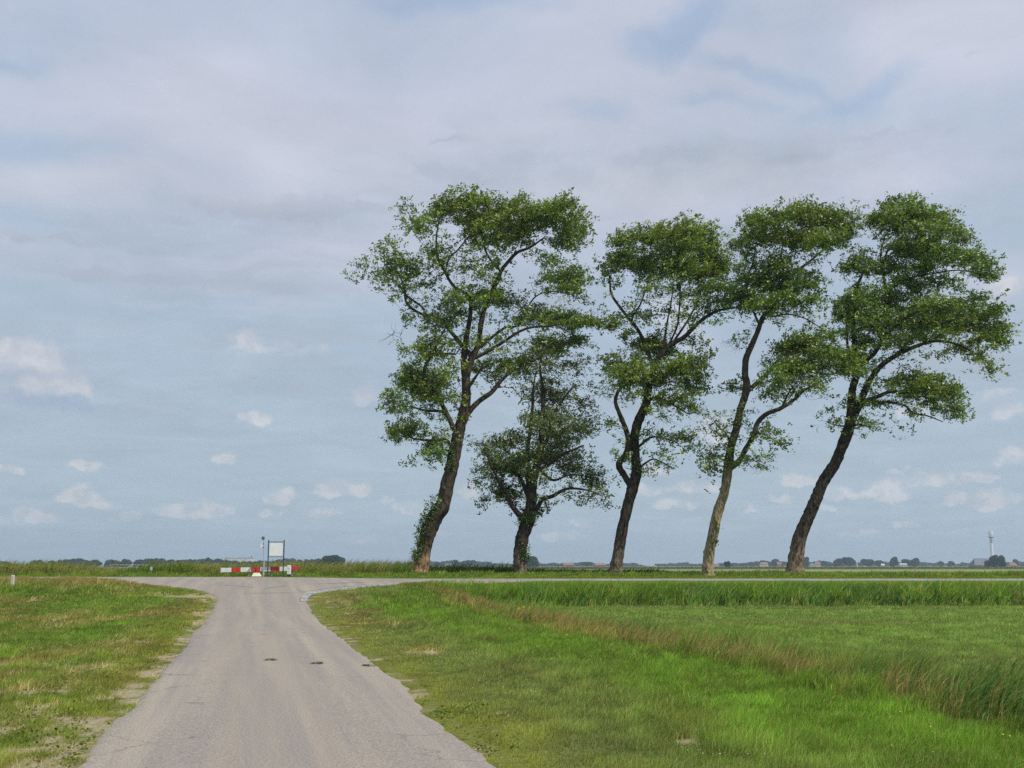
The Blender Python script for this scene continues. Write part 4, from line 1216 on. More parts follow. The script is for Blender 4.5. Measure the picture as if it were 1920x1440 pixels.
leaning_tree('leaning_tree', 'tallest tree with the widest crown, leftmost trunk wrapped in ivy, behind the junction', 67.0,
    [(789, 1077, 15.5), (793, 1041, 14), (801, 1005, 14.5), (814, 973, 15), (830, 949, 14), (839, 909, 12.5), (850, 863, 12), (860, 811, 11.5), (871, 769, 9.8), (874, 741, 8.8), (873, 706, 8), (870, 667, 6.3), (876, 625, 5), (882, 587, 4), (880, 556, 3.4), (851, 537, 3), (834, 509, 2.6), (821, 484, 2.2), (818, 450, 1.8), (823, 412, 1.2)],
    [([(873, 712, 7.5), (884, 673, 6.8), (897, 645, 5.6), (902, 606, 5), (911, 570, 4.6), (929, 534, 4.4), (939, 509, 4), (951, 492, 3.5), (970, 473, 3), (993, 462, 2.3), (1020, 448, 1.5)], -0.8),
     ([(884, 668, 5), (862, 642, 4.2), (844, 620, 3.6), (829, 606, 3), (807, 595, 3), (782, 584, 2.8), (762, 567, 2.5), (759, 542, 2), (751, 520, 1.6), (740, 500, 1)], 1.2),
     ([(800, 592, 2.4), (790, 574, 2.2), (762, 553, 2), (745, 531, 1.7), (720, 515, 1.1)], 2.2),
     ([(890, 672, 3.6), (932, 648, 3.2), (973, 623, 2.6), (1001, 614, 2.1), (1029, 612, 1.6), (1060, 606, 1)], -2.0),
     ([(895, 655, 3.2), (923, 631, 2.8), (948, 614, 2.4), (973, 609, 1.8), (1000, 560, 1.4), (1030, 545, 1.2), (1060, 548, 0.8)], 1.6),
     ([(868, 785, 6), (885, 766, 5.4), (900, 750, 5), (922, 735, 4.4), (937, 717, 3.8), (955, 700, 3), (985, 682, 2.4), (1029, 662, 2), (1057, 648, 1.6), (1073, 637, 1)], 1.8),
     ([(874, 735, 3), (888, 712, 2.5), (905, 690, 2), (925, 680, 1.2)], -1.2),
     ([(858, 815, 6), (848, 797, 5.2), (836, 772, 4.6), (821, 744, 4), (806, 715, 3.6), (796, 690, 3.2), (812, 662, 2.8), (821, 639, 2.4), (834, 617, 1.6)], -1.4),
     ([(836, 773, 3.4), (820, 770, 2.8), (799, 769, 2.4), (772, 763, 1.6), (750, 760, 1)], 1.0),
     ([(852, 840, 4), (835, 825, 3.2), (818, 826, 2.6), (781, 824, 1.8), (756, 815, 1)], -0.8),
     ([(811, 663, 2), (835, 662, 1.8), (855, 665, 2)], -0.5),
     ([(834, 509, 2), (843, 484, 1.8), (859, 468, 1.5), (880, 440, 1)], -1.0),
     ([(939, 509, 2.4), (915, 480, 2), (905, 450, 1.6), (900, 415, 1)], 1.5)],
    [(866, 378, 46, 30), (830, 398, 34, 26, 0.8), (925, 392, 45, 32), (985, 398, 50, 36), (1045, 405, 52, 42), (1082, 430, 27, 42), (955, 438, 60, 34), (1040, 450, 52, 20), (897, 425, 46, 32),
     (762, 402, 18, 30, 0.5), (795, 420, 34, 28, 0.7), (752, 380, 8, 12, 0.5), (720, 468, 34, 28, 0.5), (700, 503, 36, 24, 0.5), (760, 500, 42, 22, 0.85), (812, 478, 34, 26, 0.7), (675, 525, 18, 14, 0.35), (722, 535, 34, 14, 0.4), (790, 530, 42, 15, 0.5),
     (880, 485, 34, 24, 0.6), (917, 505, 28, 26, 0.6), (880, 560, 58, 25), (938, 560, 44, 20, 0.9), (832, 585, 40, 20, 0.9), (1060, 520, 46, 32), (1080, 548, 25, 22), (1022, 535, 22, 14, 0.4), (1010, 592, 52, 24), (1060, 600, 55, 20),
     (1108, 603, 34, 15), (800, 610, 46, 18, 0.5), (762, 598, 24, 26, 0.35), (792, 655, 44, 26, 0.8), (770, 706, 44, 34), (812, 728, 38, 34), (745, 750, 24, 30, 0.8), (836, 700, 22, 26, 0.6), (772, 812, 44, 24, 0.9),
     (808, 845, 28, 28, 0.9), (748, 806, 26, 18, 0.7), (785, 868, 26, 12, 0.4), (918, 692, 42, 22, 0.7), (975, 682, 48, 22), (1030, 652, 46, 20, 0.9), (1072, 640, 30, 18, 0.8), (1005, 478, 46, 12, 0.45), (1035, 492, 40, 13, 0.5), (900, 595, 34, 12, 0.4),
     (655, 515, 12, 6, 0.25), (740, 630, 20, 8, 0.0), (860, 735, 14, 30, 0.25)],
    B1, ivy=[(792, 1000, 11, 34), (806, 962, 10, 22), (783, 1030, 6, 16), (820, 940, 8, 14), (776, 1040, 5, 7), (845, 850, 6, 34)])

leaning_tree('leaning_tree', 'short round dark grey-green tree standing under the crowns, second from left', 66.2,
    [(976, 1079, 12.5), (974, 1050, 11.5), (976, 1025, 11.5), (981, 1001, 12), (990, 977, 12.5), (995, 955, 11), (997, 930, 9.5), (1001, 894, 8), (1012, 851, 6.5), (1016, 811, 5.4), (1018, 772, 4.4), (1018, 732, 3.4), (1013, 695, 2.2), (1015, 665, 1.2)],
    [([(995, 925, 6), (990, 895, 5), (990, 839, 4.2), (995, 802, 3.5), (999, 756, 2.8), (1000, 728, 2), (1005, 695, 1.1)], 0.9),
     ([(988, 985, 6.5), (973, 965, 5.4), (961, 949, 5), (949, 925, 4.2), (934, 900, 3), (918, 865, 2), (912, 848, 1)], -1.0),
     ([(990, 930, 4.5), (974, 894, 3.5), (950, 882, 2.8), (931, 872, 2.2), (912, 850, 1.6), (900, 839, 1)], 1.2),
     ([(998, 965, 5.2), (1010, 948, 4.6), (1018, 935, 4), (1035, 931, 3.5), (1062, 917, 2.8), (1093, 917, 2), (1123, 925, 1)], -0.6),
     ([(1012, 850, 3.8), (1029, 815, 3.2), (1035, 781, 2.6), (1062, 741, 1.8), (1080, 720, 1)], 1.0),
     ([(1002, 885, 4), (1030, 870, 3.2), (1060, 850, 2.4), (1095, 835, 1.2)], -1.3),
     ([(1004, 870, 3.5), (1035, 900, 2.4), (1070, 890, 1.6), (1110, 895, 1)], 1.5)],
    [(955, 832, 34, 28, 0.8), (925, 870, 34, 32, 0.8), (902, 902, 22, 22, 0.6), (905, 945, 20, 16, 0.4), (960, 892, 38, 40), (1000, 868, 42, 44), (1042, 850, 46, 42), (1062, 800, 42, 34, 0.8), (1082, 868, 42, 34, 0.9), (1110, 898, 34, 26, 0.8),
     (1132, 925, 22, 20, 0.6), (1062, 932, 56, 12, 0.45), (1032, 740, 40, 38, 0.75), (990, 745, 18, 28, 0.65), (1000, 790, 26, 28, 0.7), (1030, 650, 44, 20, 0.4), (1008, 955, 28, 20, 0.7), (1018, 795, 30, 36, 0.8), (1112, 800, 28, 22, 0.6), (1040, 685, 46, 26, 0.6), (1092, 700, 28, 34, 0.5), (1095, 760, 26, 28, 0.6),
     (936, 925, 30, 24, 0.8), (968, 930, 22, 24, 0.7), (1138, 945, 12, 8, 0.4), (900, 835, 14, 12, 0.0)],
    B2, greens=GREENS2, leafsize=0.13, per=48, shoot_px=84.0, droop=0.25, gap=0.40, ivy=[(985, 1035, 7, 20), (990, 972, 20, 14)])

leaning_tree('leaning_tree', 'middle tree with a thin side stem bending off its trunk, third from left', 66.4,
    [(1155, 1078, 12), (1160, 1035, 10.8), (1167, 992, 10), (1177, 948, 10), (1186, 916, 10.5), (1193, 887, 9.4), (1191, 852, 8.6), (1190, 817, 8.6), (1199, 785, 8.8), (1211, 758, 7.8), (1217, 724, 6.8), (1224, 695, 6), (1238, 668, 5.4), (1255, 648, 5), (1284, 631, 4.2), (1313, 602, 3.4), (1342, 584, 2.7), (1364, 579, 2), (1388, 576, 1.1)],
    [([(1186, 918, 7), (1174, 895, 6), (1160, 872, 6.2), (1172, 855, 6), (1178, 835, 5.6), (1176, 812, 5), (1163, 782, 4.3), (1154, 755, 3.6), (1159, 735, 3), (1170, 721, 2), (1176, 700, 1.2)], -0.9),
     ([(1226, 692, 4.4), (1215, 655, 3.8), (1200, 622, 3.5), (1182, 602, 3), (1162, 575, 2.7), (1146, 552, 2.2), (1143, 526, 1.6), (1140, 505, 1)], 0.8),
     ([(1184, 604, 2.4), (1188, 590, 2.1), (1200, 572, 1.7), (1210, 545, 1.4), (1220, 515, 1)], -0.6),
     ([(1248, 658, 3), (1262, 630, 2), (1271, 607, 1.8), (1275, 565, 1.6), (1276, 520, 1.2), (1280, 480, 0.8)], -0.5),
     ([(1242, 664, 2.8), (1250, 610, 1.8), (1258, 572, 1.5), (1262, 530, 1.1), (1255, 490, 0.8)], 0.8),
     ([(1262, 642, 2.6), (1290, 600, 1.8), (1310, 560, 1.4), (1325, 515, 0.9)], 1.2),
     ([(1193, 842, 3), (1217, 822, 2.2), (1240, 820, 1.6), (1270, 830, 1)], -1.2),
     ([(1195, 882, 2.4), (1211, 868, 1.8), (1228, 862, 1.4), (1263, 878, 0.8)], -0.4),
     ([(1213, 752, 3.4), (1235, 745, 2.6), (1262, 760, 2), (1290, 776, 1)], -1.4),
     ([(1220, 712, 3.2), (1245, 705, 2.6), (1275, 700, 1.8), (1305, 705, 1)], -1.8),
     ([(1220, 715, 3), (1200, 700, 2.4), (1175, 692, 1.8), (1150, 690, 1)], -1.0)],
    [(1176, 452, 36, 30, 0.8), (1214, 440, 28, 26, 0.9), (1268, 445, 44, 38), (1290, 412, 14, 12, 0.7), (1302, 442, 34, 34), (1328, 455, 24, 40), (1240, 440, 18, 28, 0.9), (1138, 497, 24, 34, 0.45), (1170, 490, 34, 28, 0.75), (1220, 497, 48, 34), (1270, 497, 48, 34),
     (1320, 502, 42, 34), (1357, 497, 34, 30, 0.8), (1142, 525, 22, 16, 0.35), (1226, 537, 42, 16, 0.6), (1300, 537, 42, 22, 0.8), (1345, 535, 36, 18, 0.8), (1320, 567, 30, 18, 0.7), (1357, 560, 26, 18, 0.4), (1225, 588, 34, 18, 0.3), (1340, 602, 36, 12, 0.35),
     (1202, 642, 46, 20), (1226, 660, 46, 26), (1153, 683, 32, 26, 0.9), (1182, 700, 38, 28), (1226, 698, 42, 28), (1284, 683, 42, 26), (1307, 700, 26, 26, 0.9), (1284, 724, 46, 20), (1261, 744, 38, 20, 0.9), (1290, 768, 24, 12, 0.7), (1305, 636, 24, 20, 0.4),
     (1328, 660, 12, 14, 0.3), (1167, 730, 18, 14, 0.5), (1226, 768, 24, 16, 0.5), (1153, 606, 26, 14, 0.8), (1140, 580, 16, 14, 0.35), (1231, 815, 34, 11, 0.6), (1273, 822, 26, 13, 0.75), (1290, 845, 16, 8, 0.6), (1211, 887, 16, 10, 0.5), (1257, 875, 24, 7, 0.3),
     (1158, 853, 12, 12, 0.5), (1144, 793, 14, 10, 0.4), (1160, 812, 14, 9, 0.5), (1240, 785, 30, 8, 0.0), (1132, 735, 8, 14, 0.0)],
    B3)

t4 = leaning_tree('leaning_tree', 'slender tree with a pale mossy trunk and bare dead twigs, second from right', 64.4,
    [(1327, 1082, 10.5), (1330, 1035, 10), (1338, 997, 9.6), (1346, 959, 9.4), (1358, 924, 8.6), (1364, 887, 8.6), (1367, 863, 9), (1371, 837, 7.4), (1381, 802, 7.2), (1387, 773, 6.8), (1396, 744, 7), (1400, 722, 7), (1397, 701, 6.4), (1399, 672, 6), (1409, 648, 5.4), (1418, 628, 4.8), (1430, 596, 4.6), (1444, 580, 4), (1466, 545, 3.4), (1488, 514, 3), (1517, 491, 2.3), (1546, 467, 1.6), (1570, 455, 1)],
    [([(1367, 880, 6), (1376, 873, 5.6), (1386, 863, 5.4), (1400, 840, 5), (1412, 817, 4.8), (1421, 793, 4.6), (1438, 776, 4.4), (1467, 764, 3.8), (1488, 750, 3.2), (1508, 732, 2.4), (1525, 722, 1.4)], -1.2),
     ([(1400, 735, 5), (1415, 722, 4.2), (1430, 709, 3.8), (1447, 689, 3.2), (1468, 666, 2.6), (1488, 648, 2), (1515, 632, 1)], 1.4),
     ([(1466, 546, 2.6), (1468, 505, 2.2), (1465, 479, 1.8), (1470, 450, 1)], 0.9),
     ([(1436, 590, 2.2), (1450, 592, 1.7), (1468, 590, 1.5), (1490, 592, 1.3), (1515, 600, 1), (1540, 615, 0.8)], -1.0),
     ([(1424, 610, 2.4), (1408, 570, 2), (1400, 530, 1.6), (1412, 490, 1.4), (1416, 460, 0.9)], 1.3),
     ([(1466, 764, 2), (1480, 735, 1.6), (1495, 715, 1)], -2.0),
     ([(1412, 815, 2), (1430, 812, 1.4), (1450, 825, 0.9)], -1.6),
     ([(1371, 835, 1.9), (1360, 812, 1.4), (1347, 800, 1.1), (1337, 785, 0.7)], -0.8),
     ([(1362, 868, 1.5), (1345, 855, 1.1), (1325, 847, 0.7)], 0.4),
     ([(1362, 876, 1.4), (1346, 872, 1.0), (1334, 866, 0.6)], -0.7),
     ([(1385, 866, 1.4), (1410, 862, 1.1), (1435, 876, 0.7)], -1.5)],
    [(1421, 412, 33, 23, 0.8), (1453, 409, 34, 24, 0.8), (1506, 388, 26, 16, 0.9), (1511, 404, 42, 24), (1546, 418, 38, 28), (1581, 415, 36, 26), (1415, 444, 36, 26, 0.8), (1459, 444, 42, 28, 0.9), (1503, 444, 42, 26), (1546, 446, 38, 20), (1587, 446, 26, 18, 0.8),
     (1388, 459, 24, 24, 0.6), (1409, 482, 24, 18, 0.45), (1459, 497, 38, 26, 0.8), (1430, 520, 38, 24, 0.9), (1396, 520, 28, 20, 0.8), (1468, 537, 46, 26), (1511, 530, 34, 20, 0.8), (1537, 522, 24, 14, 0.35), (1401, 555, 40, 24), (1436, 567, 38, 18), (1494, 561, 36, 20, 0.8), (1529, 561, 20, 18, 0.6),
     (1474, 655, 38, 20, 0.9), (1511, 634, 42, 18, 0.9), (1546, 622, 28, 20, 0.7), (1517, 657, 42, 20), (1558, 662, 42, 26), (1590, 674, 30, 28), (1597, 695, 26, 20, 0.8), (1488, 689, 42, 22), (1517, 701, 42, 20), (1453, 709, 32, 20, 0.8), (1444, 736, 26, 16, 0.6),
     (1488, 734, 32, 11, 0.6), (1535, 722, 32, 15, 0.4), (1561, 765, 14, 10, 0.3), (1376, 727, 16, 16, 0.8), (1395, 640, 16, 20, 0.45), (1441, 817, 17, 10, 0.6), (1464, 834, 16, 12, 0.7), (1354, 834, 8, 10, 0.4),
     (1338, 800, 14, 18, 0.0), (1330, 850, 14, 10, 0.0), (1430, 872, 18, 10, 0.0), (1400, 790, 16, 30, 0.0), (1372, 640, 14, 22, 0.0)],
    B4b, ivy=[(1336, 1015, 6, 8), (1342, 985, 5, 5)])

leaning_tree('leaning_tree', 'strongly leaning tree with a wide umbrella crown, rightmost of the row', 66.0,
    [(1489, 1078, 15), (1494, 1038, 14), (1499, 1009, 13), (1515, 971, 11.6), (1529, 939, 11), (1543, 904, 10.6), (1564, 872, 10.4), (1578, 840, 10), (1590, 808, 10.2), (1596, 779, 9.5), (1597, 744, 7.5), (1600, 723, 7), (1606, 701, 6), (1604, 668, 4.8), (1601, 634, 4.2), (1600, 590, 3.6), (1609, 534, 2.8), (1617, 515, 2), (1625, 480, 1)],
    [([(1596, 790, 8), (1606, 772, 7.2), (1613, 752, 6.6), (1620, 734, 6), (1637, 704, 5.2), (1656, 682, 4.8), (1684, 665, 4.2), (1714, 651, 3.6), (1753, 640, 2.9), (1795, 648, 2.2), (1837, 668, 1.6), (1864, 693, 0.9)], -1.4),
     ([(1604, 700, 4.6), (1614, 684, 4.2), (1637, 665, 4), (1650, 640, 3.8), (1662, 604, 3.6), (1664, 562, 3), (1662, 534, 2.6), (1656, 518, 2.2), (1652, 480, 1.6), (1660, 440, 1.1)], 1.0),
     ([(1664, 552, 2.6), (1681, 532, 2.4), (1712, 520, 2), (1753, 512, 1.6), (1790, 508, 1.2), (1830, 510, 0.8)], -0.8),
     ([(1656, 500, 2), (1664, 470, 1.8), (1687, 452, 1.5), (1710, 435, 1.2), (1740, 420, 0.8)], 2.0),
     ([(1612, 757, 4.6), (1622, 752, 4.4), (1645, 744, 3.8), (1668, 735, 3.2), (1690, 736, 2.4), (1725, 742, 1.6), (1760, 755, 0.9)], -1.8),
     ([(1622, 750, 3), (1636, 750, 2.8), (1651, 754, 2.8), (1671, 753, 2.5), (1696, 761, 2.1), (1713, 774, 1.7), (1739, 780, 1.3), (1768, 791, 0.8)], -2.4),
     ([(1600, 706, 3.4), (1592, 670, 3), (1587, 637, 2.6), (1587, 604, 2.2), (1592, 570, 1.5)], -1.2),
     ([(1680, 667, 3), (1720, 625, 2.3), (1760, 600, 1.8), (1810, 590, 1.2), (1850, 595, 0.8)], 1.6),
     ([(1650, 640, 2.6), (1690, 600, 2.2), (1730, 580, 1.7), (1780, 570, 1.1)], -2.2),
     ([(1594, 800, 2), (1575, 798, 1.3), (1555, 795, 0.7)], -0.8),
     ([(1596, 800, 2), (1612, 797, 1.4), (1640, 805, 0.7)], -0.8)],
    [(1687, 388, 42, 22), (1714, 398, 48, 26), (1656, 404, 36, 24, 0.9), (1698, 418, 54, 26), (1748, 412, 36, 26), (1776, 429, 28, 26), (1803, 448, 20, 18), (1739, 434, 42, 24), (1637, 423, 28, 20, 0.5), (1698, 462, 42, 24, 0.9), (1725, 468, 42, 26), (1767, 473, 46, 24),
     (1809, 482, 42, 20), (1842, 500, 30, 20), (1857, 518, 16, 12), (1678, 479, 32, 22, 0.8), (1614, 495, 28, 18, 0.9), (1592, 504, 20, 13, 0.8), (1637, 512, 28, 18, 0.8), (1622, 473, 22, 18, 0.4), (1687, 507, 34, 18), (1725, 504, 32, 13), (1712, 534, 38, 18, 0.8), (1767, 529, 42, 13, 0.8),
     (1803, 540, 28, 14, 0.8), (1831, 557, 20, 11, 0.8), (1592, 557, 26, 22, 0.9), (1581, 586, 20, 28, 0.9), (1620, 551, 33, 18, 0.9), (1614, 584, 34, 26), (1670, 570, 50, 26), (1720, 562, 46, 23), (1753, 576, 46, 24), (1795, 576, 33, 20, 0.9), (1837, 582, 33, 20), (1862, 586, 22, 20),
     (1642, 612, 50, 26), (1698, 604, 48, 26), (1753, 607, 48, 26), (1803, 604, 38, 24), (1845, 612, 38, 24), (1874, 620, 19, 26), (1876, 643, 16, 16), (1848, 634, 28, 16), (1620, 640, 26, 20), (1670, 634, 42, 16), (1753, 629, 46, 12), (1809, 651, 28, 15, 1, None, 20), (1837, 670, 26, 14, 1, None, 30), (1863, 693, 16, 9, 1, None, 35),
     (1767, 665, 32, 9, 0.4), (1612, 672, 24, 18, 0.8), (1691, 714, 28, 14, 0.8), (1725, 710, 38, 18), (1748, 728, 42, 23), (1776, 743, 33, 20), (1790, 768, 20, 15), (1759, 771, 26, 11, 0.7), (1711, 743, 27, 15, 0.7), (1801, 783, 11, 8), (1623, 799, 15, 6, 0.4), (1566, 794, 12, 6, 0.35)],
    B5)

# ------------------------------------------------------------------ street furniture
M_white = simple('white_paint', (0.72, 0.73, 0.71), 0.5, 0.10, 5.0)
M_red = simple('red_paint', (0.52, 0.042, 0.045), 0.5, 0.22, 6.0)
M_teal = simple('dark_teal_paint', (0.025, 0.085, 0.105), 0.45, 0.15, 6.0)
M_black = simple('black_paint', (0.030, 0.032, 0.045), 0.5, 0.2, 6.0)
M_galv = simple('galvanised_steel', (0.42, 0.43, 0.44), 0.5, 0.15, 20.0, metal=0.3)
M_dkgrey = simple('dark_grey_metal', (0.075, 0.085, 0.10), 0.5, 0.2, 10.0)
M_cream = simple('cream_concrete', (0.72, 0.66, 0.48), 0.85, 0.08, 10.0, bump=0.2)
M_greypost = simple('weathered_post', (0.36, 0.35, 0.31), 0.9, 0.25, 14.0, bump=0.4)
M_mark = simple('faded_print', (0.42, 0.55, 0.46), 0.7, 0.2, 8.0)

def furn(px, Y): return P(px, 1060, Y)[0], Y, float(zbase(P(px, 1060, Y)[0], Y))
YF = 63.6
K = YF / F
# barrier board
xa, _, _ = P(414, 1069, YF); xb, _, _ = P(562, 1065.5, YF)
gx0, gy0, gz0 = furn(488, YF)
bar = empty('road_barrier', (gx0, gy0, gz0), 'long low red and white striped barrier board across the T-junction', 'barrier')
edges = [414, 434, 451.5, 471, 488.5, 507, 524.5, 546, 560.5]
mb = MB()
za0 = P(414, 1073.2, YF)[2]; zb0 = P(562, 1070.0, YF)[2]; hb_ = 8.2 * K
zline = lambda x: za0 + (zb0 - za0) * (x - xa) / (xb - xa)
for i in range(8):
    x0, x1 = P(edges[i], 1069, YF)[0], P(edges[i + 1], 1069, YF)[0]
    z0, z1 = zline(x0), zline(x1)
    V = np.array([[x0, YF - 0.03, z0], [x1, YF - 0.03, z1], [x1, YF + 0.03, z1], [x0, YF + 0.03, z0],
                  [x0, YF - 0.03, z0 + hb_], [x1, YF - 0.03, z1 + hb_], [x1, YF + 0.03, z1 + hb_], [x0, YF + 0.03, z0 + hb_]])
    fs = [[0, 3, 2, 1], [4, 5, 6, 7], [0, 1, 5, 4], [2, 3, 7, 6]]
    if i == 0: fs.append([3, 0, 4, 7])
    if i == 7: fs.append([1, 2, 6, 5]); V[[1, 2], 2] += 0.03; V[[5, 6], 2] -= 0.05
    mb.add(V, [np.array(fs)], i % 2)
mb.build('striped_board', [M_white, M_red], bar)
for px in (430, 466.5, 509.5, 547.5):
    x = P(px, 1070, YF)[0]; z = zline(x); g = float(zbase(x, YF + 0.08))
    mb = MB(); mb.box((x, YF + 0.085, (z + 0.2 + g - 0.2) / 2), (0.07, 0.07, z + 0.2 - g + 0.2), bev=0.006)
    mb.build('post', M_greypost, bar)

# information board with a map
YI = 63.3; KI = YI / F
gx0, gy0, gz0 = furn(517.5, YI)
ib = empty('map_board', (gx0, gy0, gz0), 'square pale map board hung between two dark teal posts', 'information board')
for px in (503, 532):
    x = P(px, 1040, YI)[0]; zt = P(px, 1012.5, YI)[2]
    mb = MB(); mb.box((x, YI, (zt + gz0 - 0.2) / 2), (0.062, 0.062, zt - gz0 + 0.2), bev=0.006); mb.build('post', M_teal, ib)
for py in (1016.2, 1043.9):
    x0, x1 = P(503, py, YI)[0] + 0.033, P(532, py, YI)[0] - 0.033; z = P(510, py, YI)[2]
    mb = MB(); mb.box(((x0 + x1) / 2, YI, z), (x1 - x0, 0.045, 0.040)); mb.build('crossbar', M_teal, ib)
x0, x1 = P(504.3, 1030, YI)[0], P(531, 1030, YI)[0]; z0, z1 = P(510, 1043.1, YI)[2], P(510, 1017.2, YI)[2]
def map_mat():
    m, t, out = new_mat('map_print')
    pos = t.n('ShaderNodeTexCoord').outputs['Object']
    a = t.noise(pos, 2.6, 5.0, 0.6); bnz = t.noise(pos, 9.0, 3.0, 0.6)
    c_ = t.mix(t.ramp(a, 0.42, 0.58), (0.50, 0.70, 0.74), (0.74, 0.76, 0.60))
    c_ = t.mix(t.ramp(bnz, 0.56, 0.62, 0.0, 0.8), c_, (0.36, 0.50, 0.38))
    c_ = t.mix(t.ramp(t.noise(pos, 5.0, 2.0, 0.5), 0.58, 0.64, 0.0, 0.5), c_, (0.72, 0.55, 0.45))
    c_ = t.mix(0.60, c_, (0.84, 0.86, 0.84))
    b = t.n('ShaderNodeBsdfPrincipled'); t.link(c_, b.inputs['Base Color']); b.inputs['Roughness'].default_value = 0.4
    t.link(b.outputs[0], out.inputs[0]); return m
mb = MB(); mb.box(((x0 + x1) / 2, YI, (z0 + z1) / 2), (x1 - x0 - 0.03, 0.022, z1 - z0)); pnl = mb.build('panel', M_white, ib)
mb = MB(); mb.box(((x0 + x1) / 2, YI - 0.0135, (z0 + z1) / 2 + 0.01), (x1 - x0 - 0.11, 0.004, z1 - z0 - 0.09)); mb.build('map_sheet', map_mat(), pnl)

# slender sign pole, its two plates seen edge on
YP = 63.2
gx0, gy0, gz0 = furn(494.8, YP)
sp = empty('sign_pole', (gx0, gy0, gz0), 'slim grey pole with two small signs seen edge on, left of the map board', 'sign pole')
zt = P(494, 1006, YP)[2]; zm = P(494, 1051, YP)[2]
xt = P(493.9, 1006, YP)[0]
mb = MB(); mb.tube([[gx0, YP, gz0 - 0.2], [gx0 - 0.002, YP, zm]], [0.045, 0.043], 12); mb.build('lower_tube', M_galv, sp, smooth=True)
mb = MB(); mb.tube([[gx0 - 0.002, YP, zm - 0.05], [xt, YP, zt]], [0.021, 0.021], 10); mb.build('upper_tube', M_galv, sp, smooth=True)
mb = MB(); mb.tube([[gx0 - 0.002, YP, zm - 0.02], [gx0 - 0.002, YP, zm + 0.03]], [0.054, 0.05], 12); mb.build('clamp', M_galv, sp)
z = P(494, 1009, YP)[2]; mb = MB(); mb.box((xt, YP - 0.04, z), (0.085, 0.40, 0.17), bev=0.01); mb.build('sign_plate', M_dkgrey, sp)
z = P(494, 1022.5, YP)[2]; mb = MB(); mb.box((xt - 0.035, YP - 0.08, z), (0.035, 0.55, 0.24)); pl_ = mb.build('sign_plate', M_white, sp)
mb = MB(); mb.box((xt + 0.005, YP, P(494, 1026.5, YP)[2]), (0.10, 0.09, 0.045)); mb.build('bracket', M_dkgrey, sp)
mb = MB(); mb.box((xt + 0.005, YP, P(494, 1019.8, YP)[2]), (0.075, 0.08, 0.05)); mb.build('bracket', M_dkgrey, sp)

# reflector bollard
YB = 63.0
gx0, gy0, gz0 = furn(542.3, YB)
bo = empty('bollard', (gx0, gy0, gz0), 'short square bollard, white above and black below, near the right end of the barrier', 'bollard')
zt = P(542, 1060, YB)[2]; zm = P(542, 1077, YB)[2]
mb = MB(); mb.box((gx0, YB, (zm + gz0 - 0.15) / 2), (0.195, 0.13, zm - gz0 + 0.15), bev=0.012); mb.build('black_base', M_black, bo)
mb = MB(); mb.box((gx0, YB, (zt + zm) / 2 + 0.001), (0.199, 0.134, zt - zm), bev=0.014); mb.build('white_post', M_white, bo)
for py in (1062.8, 1066.3, 1069.3, 1072.5):
    mb = MB(); z = P(542, py, YB)[2]; w_ = 0.10 if py == 1066.3 else 0.045
    mb.box((gx0, YB - 0.0705, z), (w_, 0.006, 0.028)); mb.build('reflector', M_dkgrey if py == 1066.3 else M_galv, bo)

# cream trapezoid block
YC = 63.05
gx0, gy0, gz0 = furn(481.8, YC)
mb = MB()
zt = P(482, 1074, YC)[2]; zb = max(gz0, P(482, 1083, YC)[2])
prof = [(-0.255, 0.0), (-0.25, 0.05), (-0.155, 0.98), (-0.12, 1.0), (0.11, 1.0), (0.145, 0.97), (0.25, 0.10), (0.255, 0.0)]
H_ = zt - gz0 - 0.03
A = [[gx0 + a, YC - 0.16 + 0.08 * b, gz0 + 0.03 + b * H_] for a, b in prof]; Bq = [[gx0 + a, YC + 0.20 - 0.08 * b, gz0 + 0.03 + b * H_] for a, b in prof]
n = len(prof)
mb.add(np.array(A + Bq), [np.array([[i, (i + 1) % n, n + (i + 1) % n, n + i] for i in range(n)])[:, ::-1], np.array([list(range(n)), list(range(2 * n - 1, n - 1, -1))])])
cb_o = empty('marker_block', (gx0, YC, gz0), 'cream trapezoid marker block in front of the striped barrier', 'marker block')
mb.build('concrete_body', M_cream, cb_o)
mb = MB(); mb.box((gx0, YC + 0.02, gz0 + 0.0), (0.47, 0.30, 0.10)); mb.build('dark_footing', M_black, cb_o)

# small pale post on the left verge
gy_ = 48.5; gx_ = P(23, 1097, gy_)[0]; gz_ = float(zbase(gx_, gy_))
zt = P(23, 1078.5, gy_)[2]
mb = MB(); mb.box((gx_, gy_, (zt + gz_ - 0.2) / 2), (0.15, 0.13, zt - gz_ + 0.2), bev=0.02, taper=0.95)
o = mb.build('marker_post', simple('pale_concrete', (0.50, 0.46, 0.42), 0.9, 0.15, 20, bump=0.3))
tag(o, 'short pale concrete post in the brown grass at the far left', 'post')

# pipe railing behind the reeds
YR = 75.5
xa_, xb_ = P(205, 1059, YR)[0], P(512, 1059, YR)[0]
zr_ = P(300, 1059.6, YR)[2]
rl = empty('pipe_railing', ((xa_ + xb_) / 2, YR, float(zbase(0, YR))), 'long thin grey pipe railing just above the reeds left of the map board', 'railing')
mb = MB(); mb.tube([[xa_, YR, zr_], [xb_, YR, zr_ + 0.02]], [0.026, 0.026], 8); mb.build('rail', M_galv, rl)
for t in np.linspace(0.01, 0.99, 7):
    x = xa_ + (xb_ - xa_) * t; g = float(zbase(x, YR))
    mb = MB(); mb.tube([[x, YR, g - 0.1], [x, YR, zr_ - 0.02]], [0.022, 0.022], 6); mb.build('post', M_galv, rl)
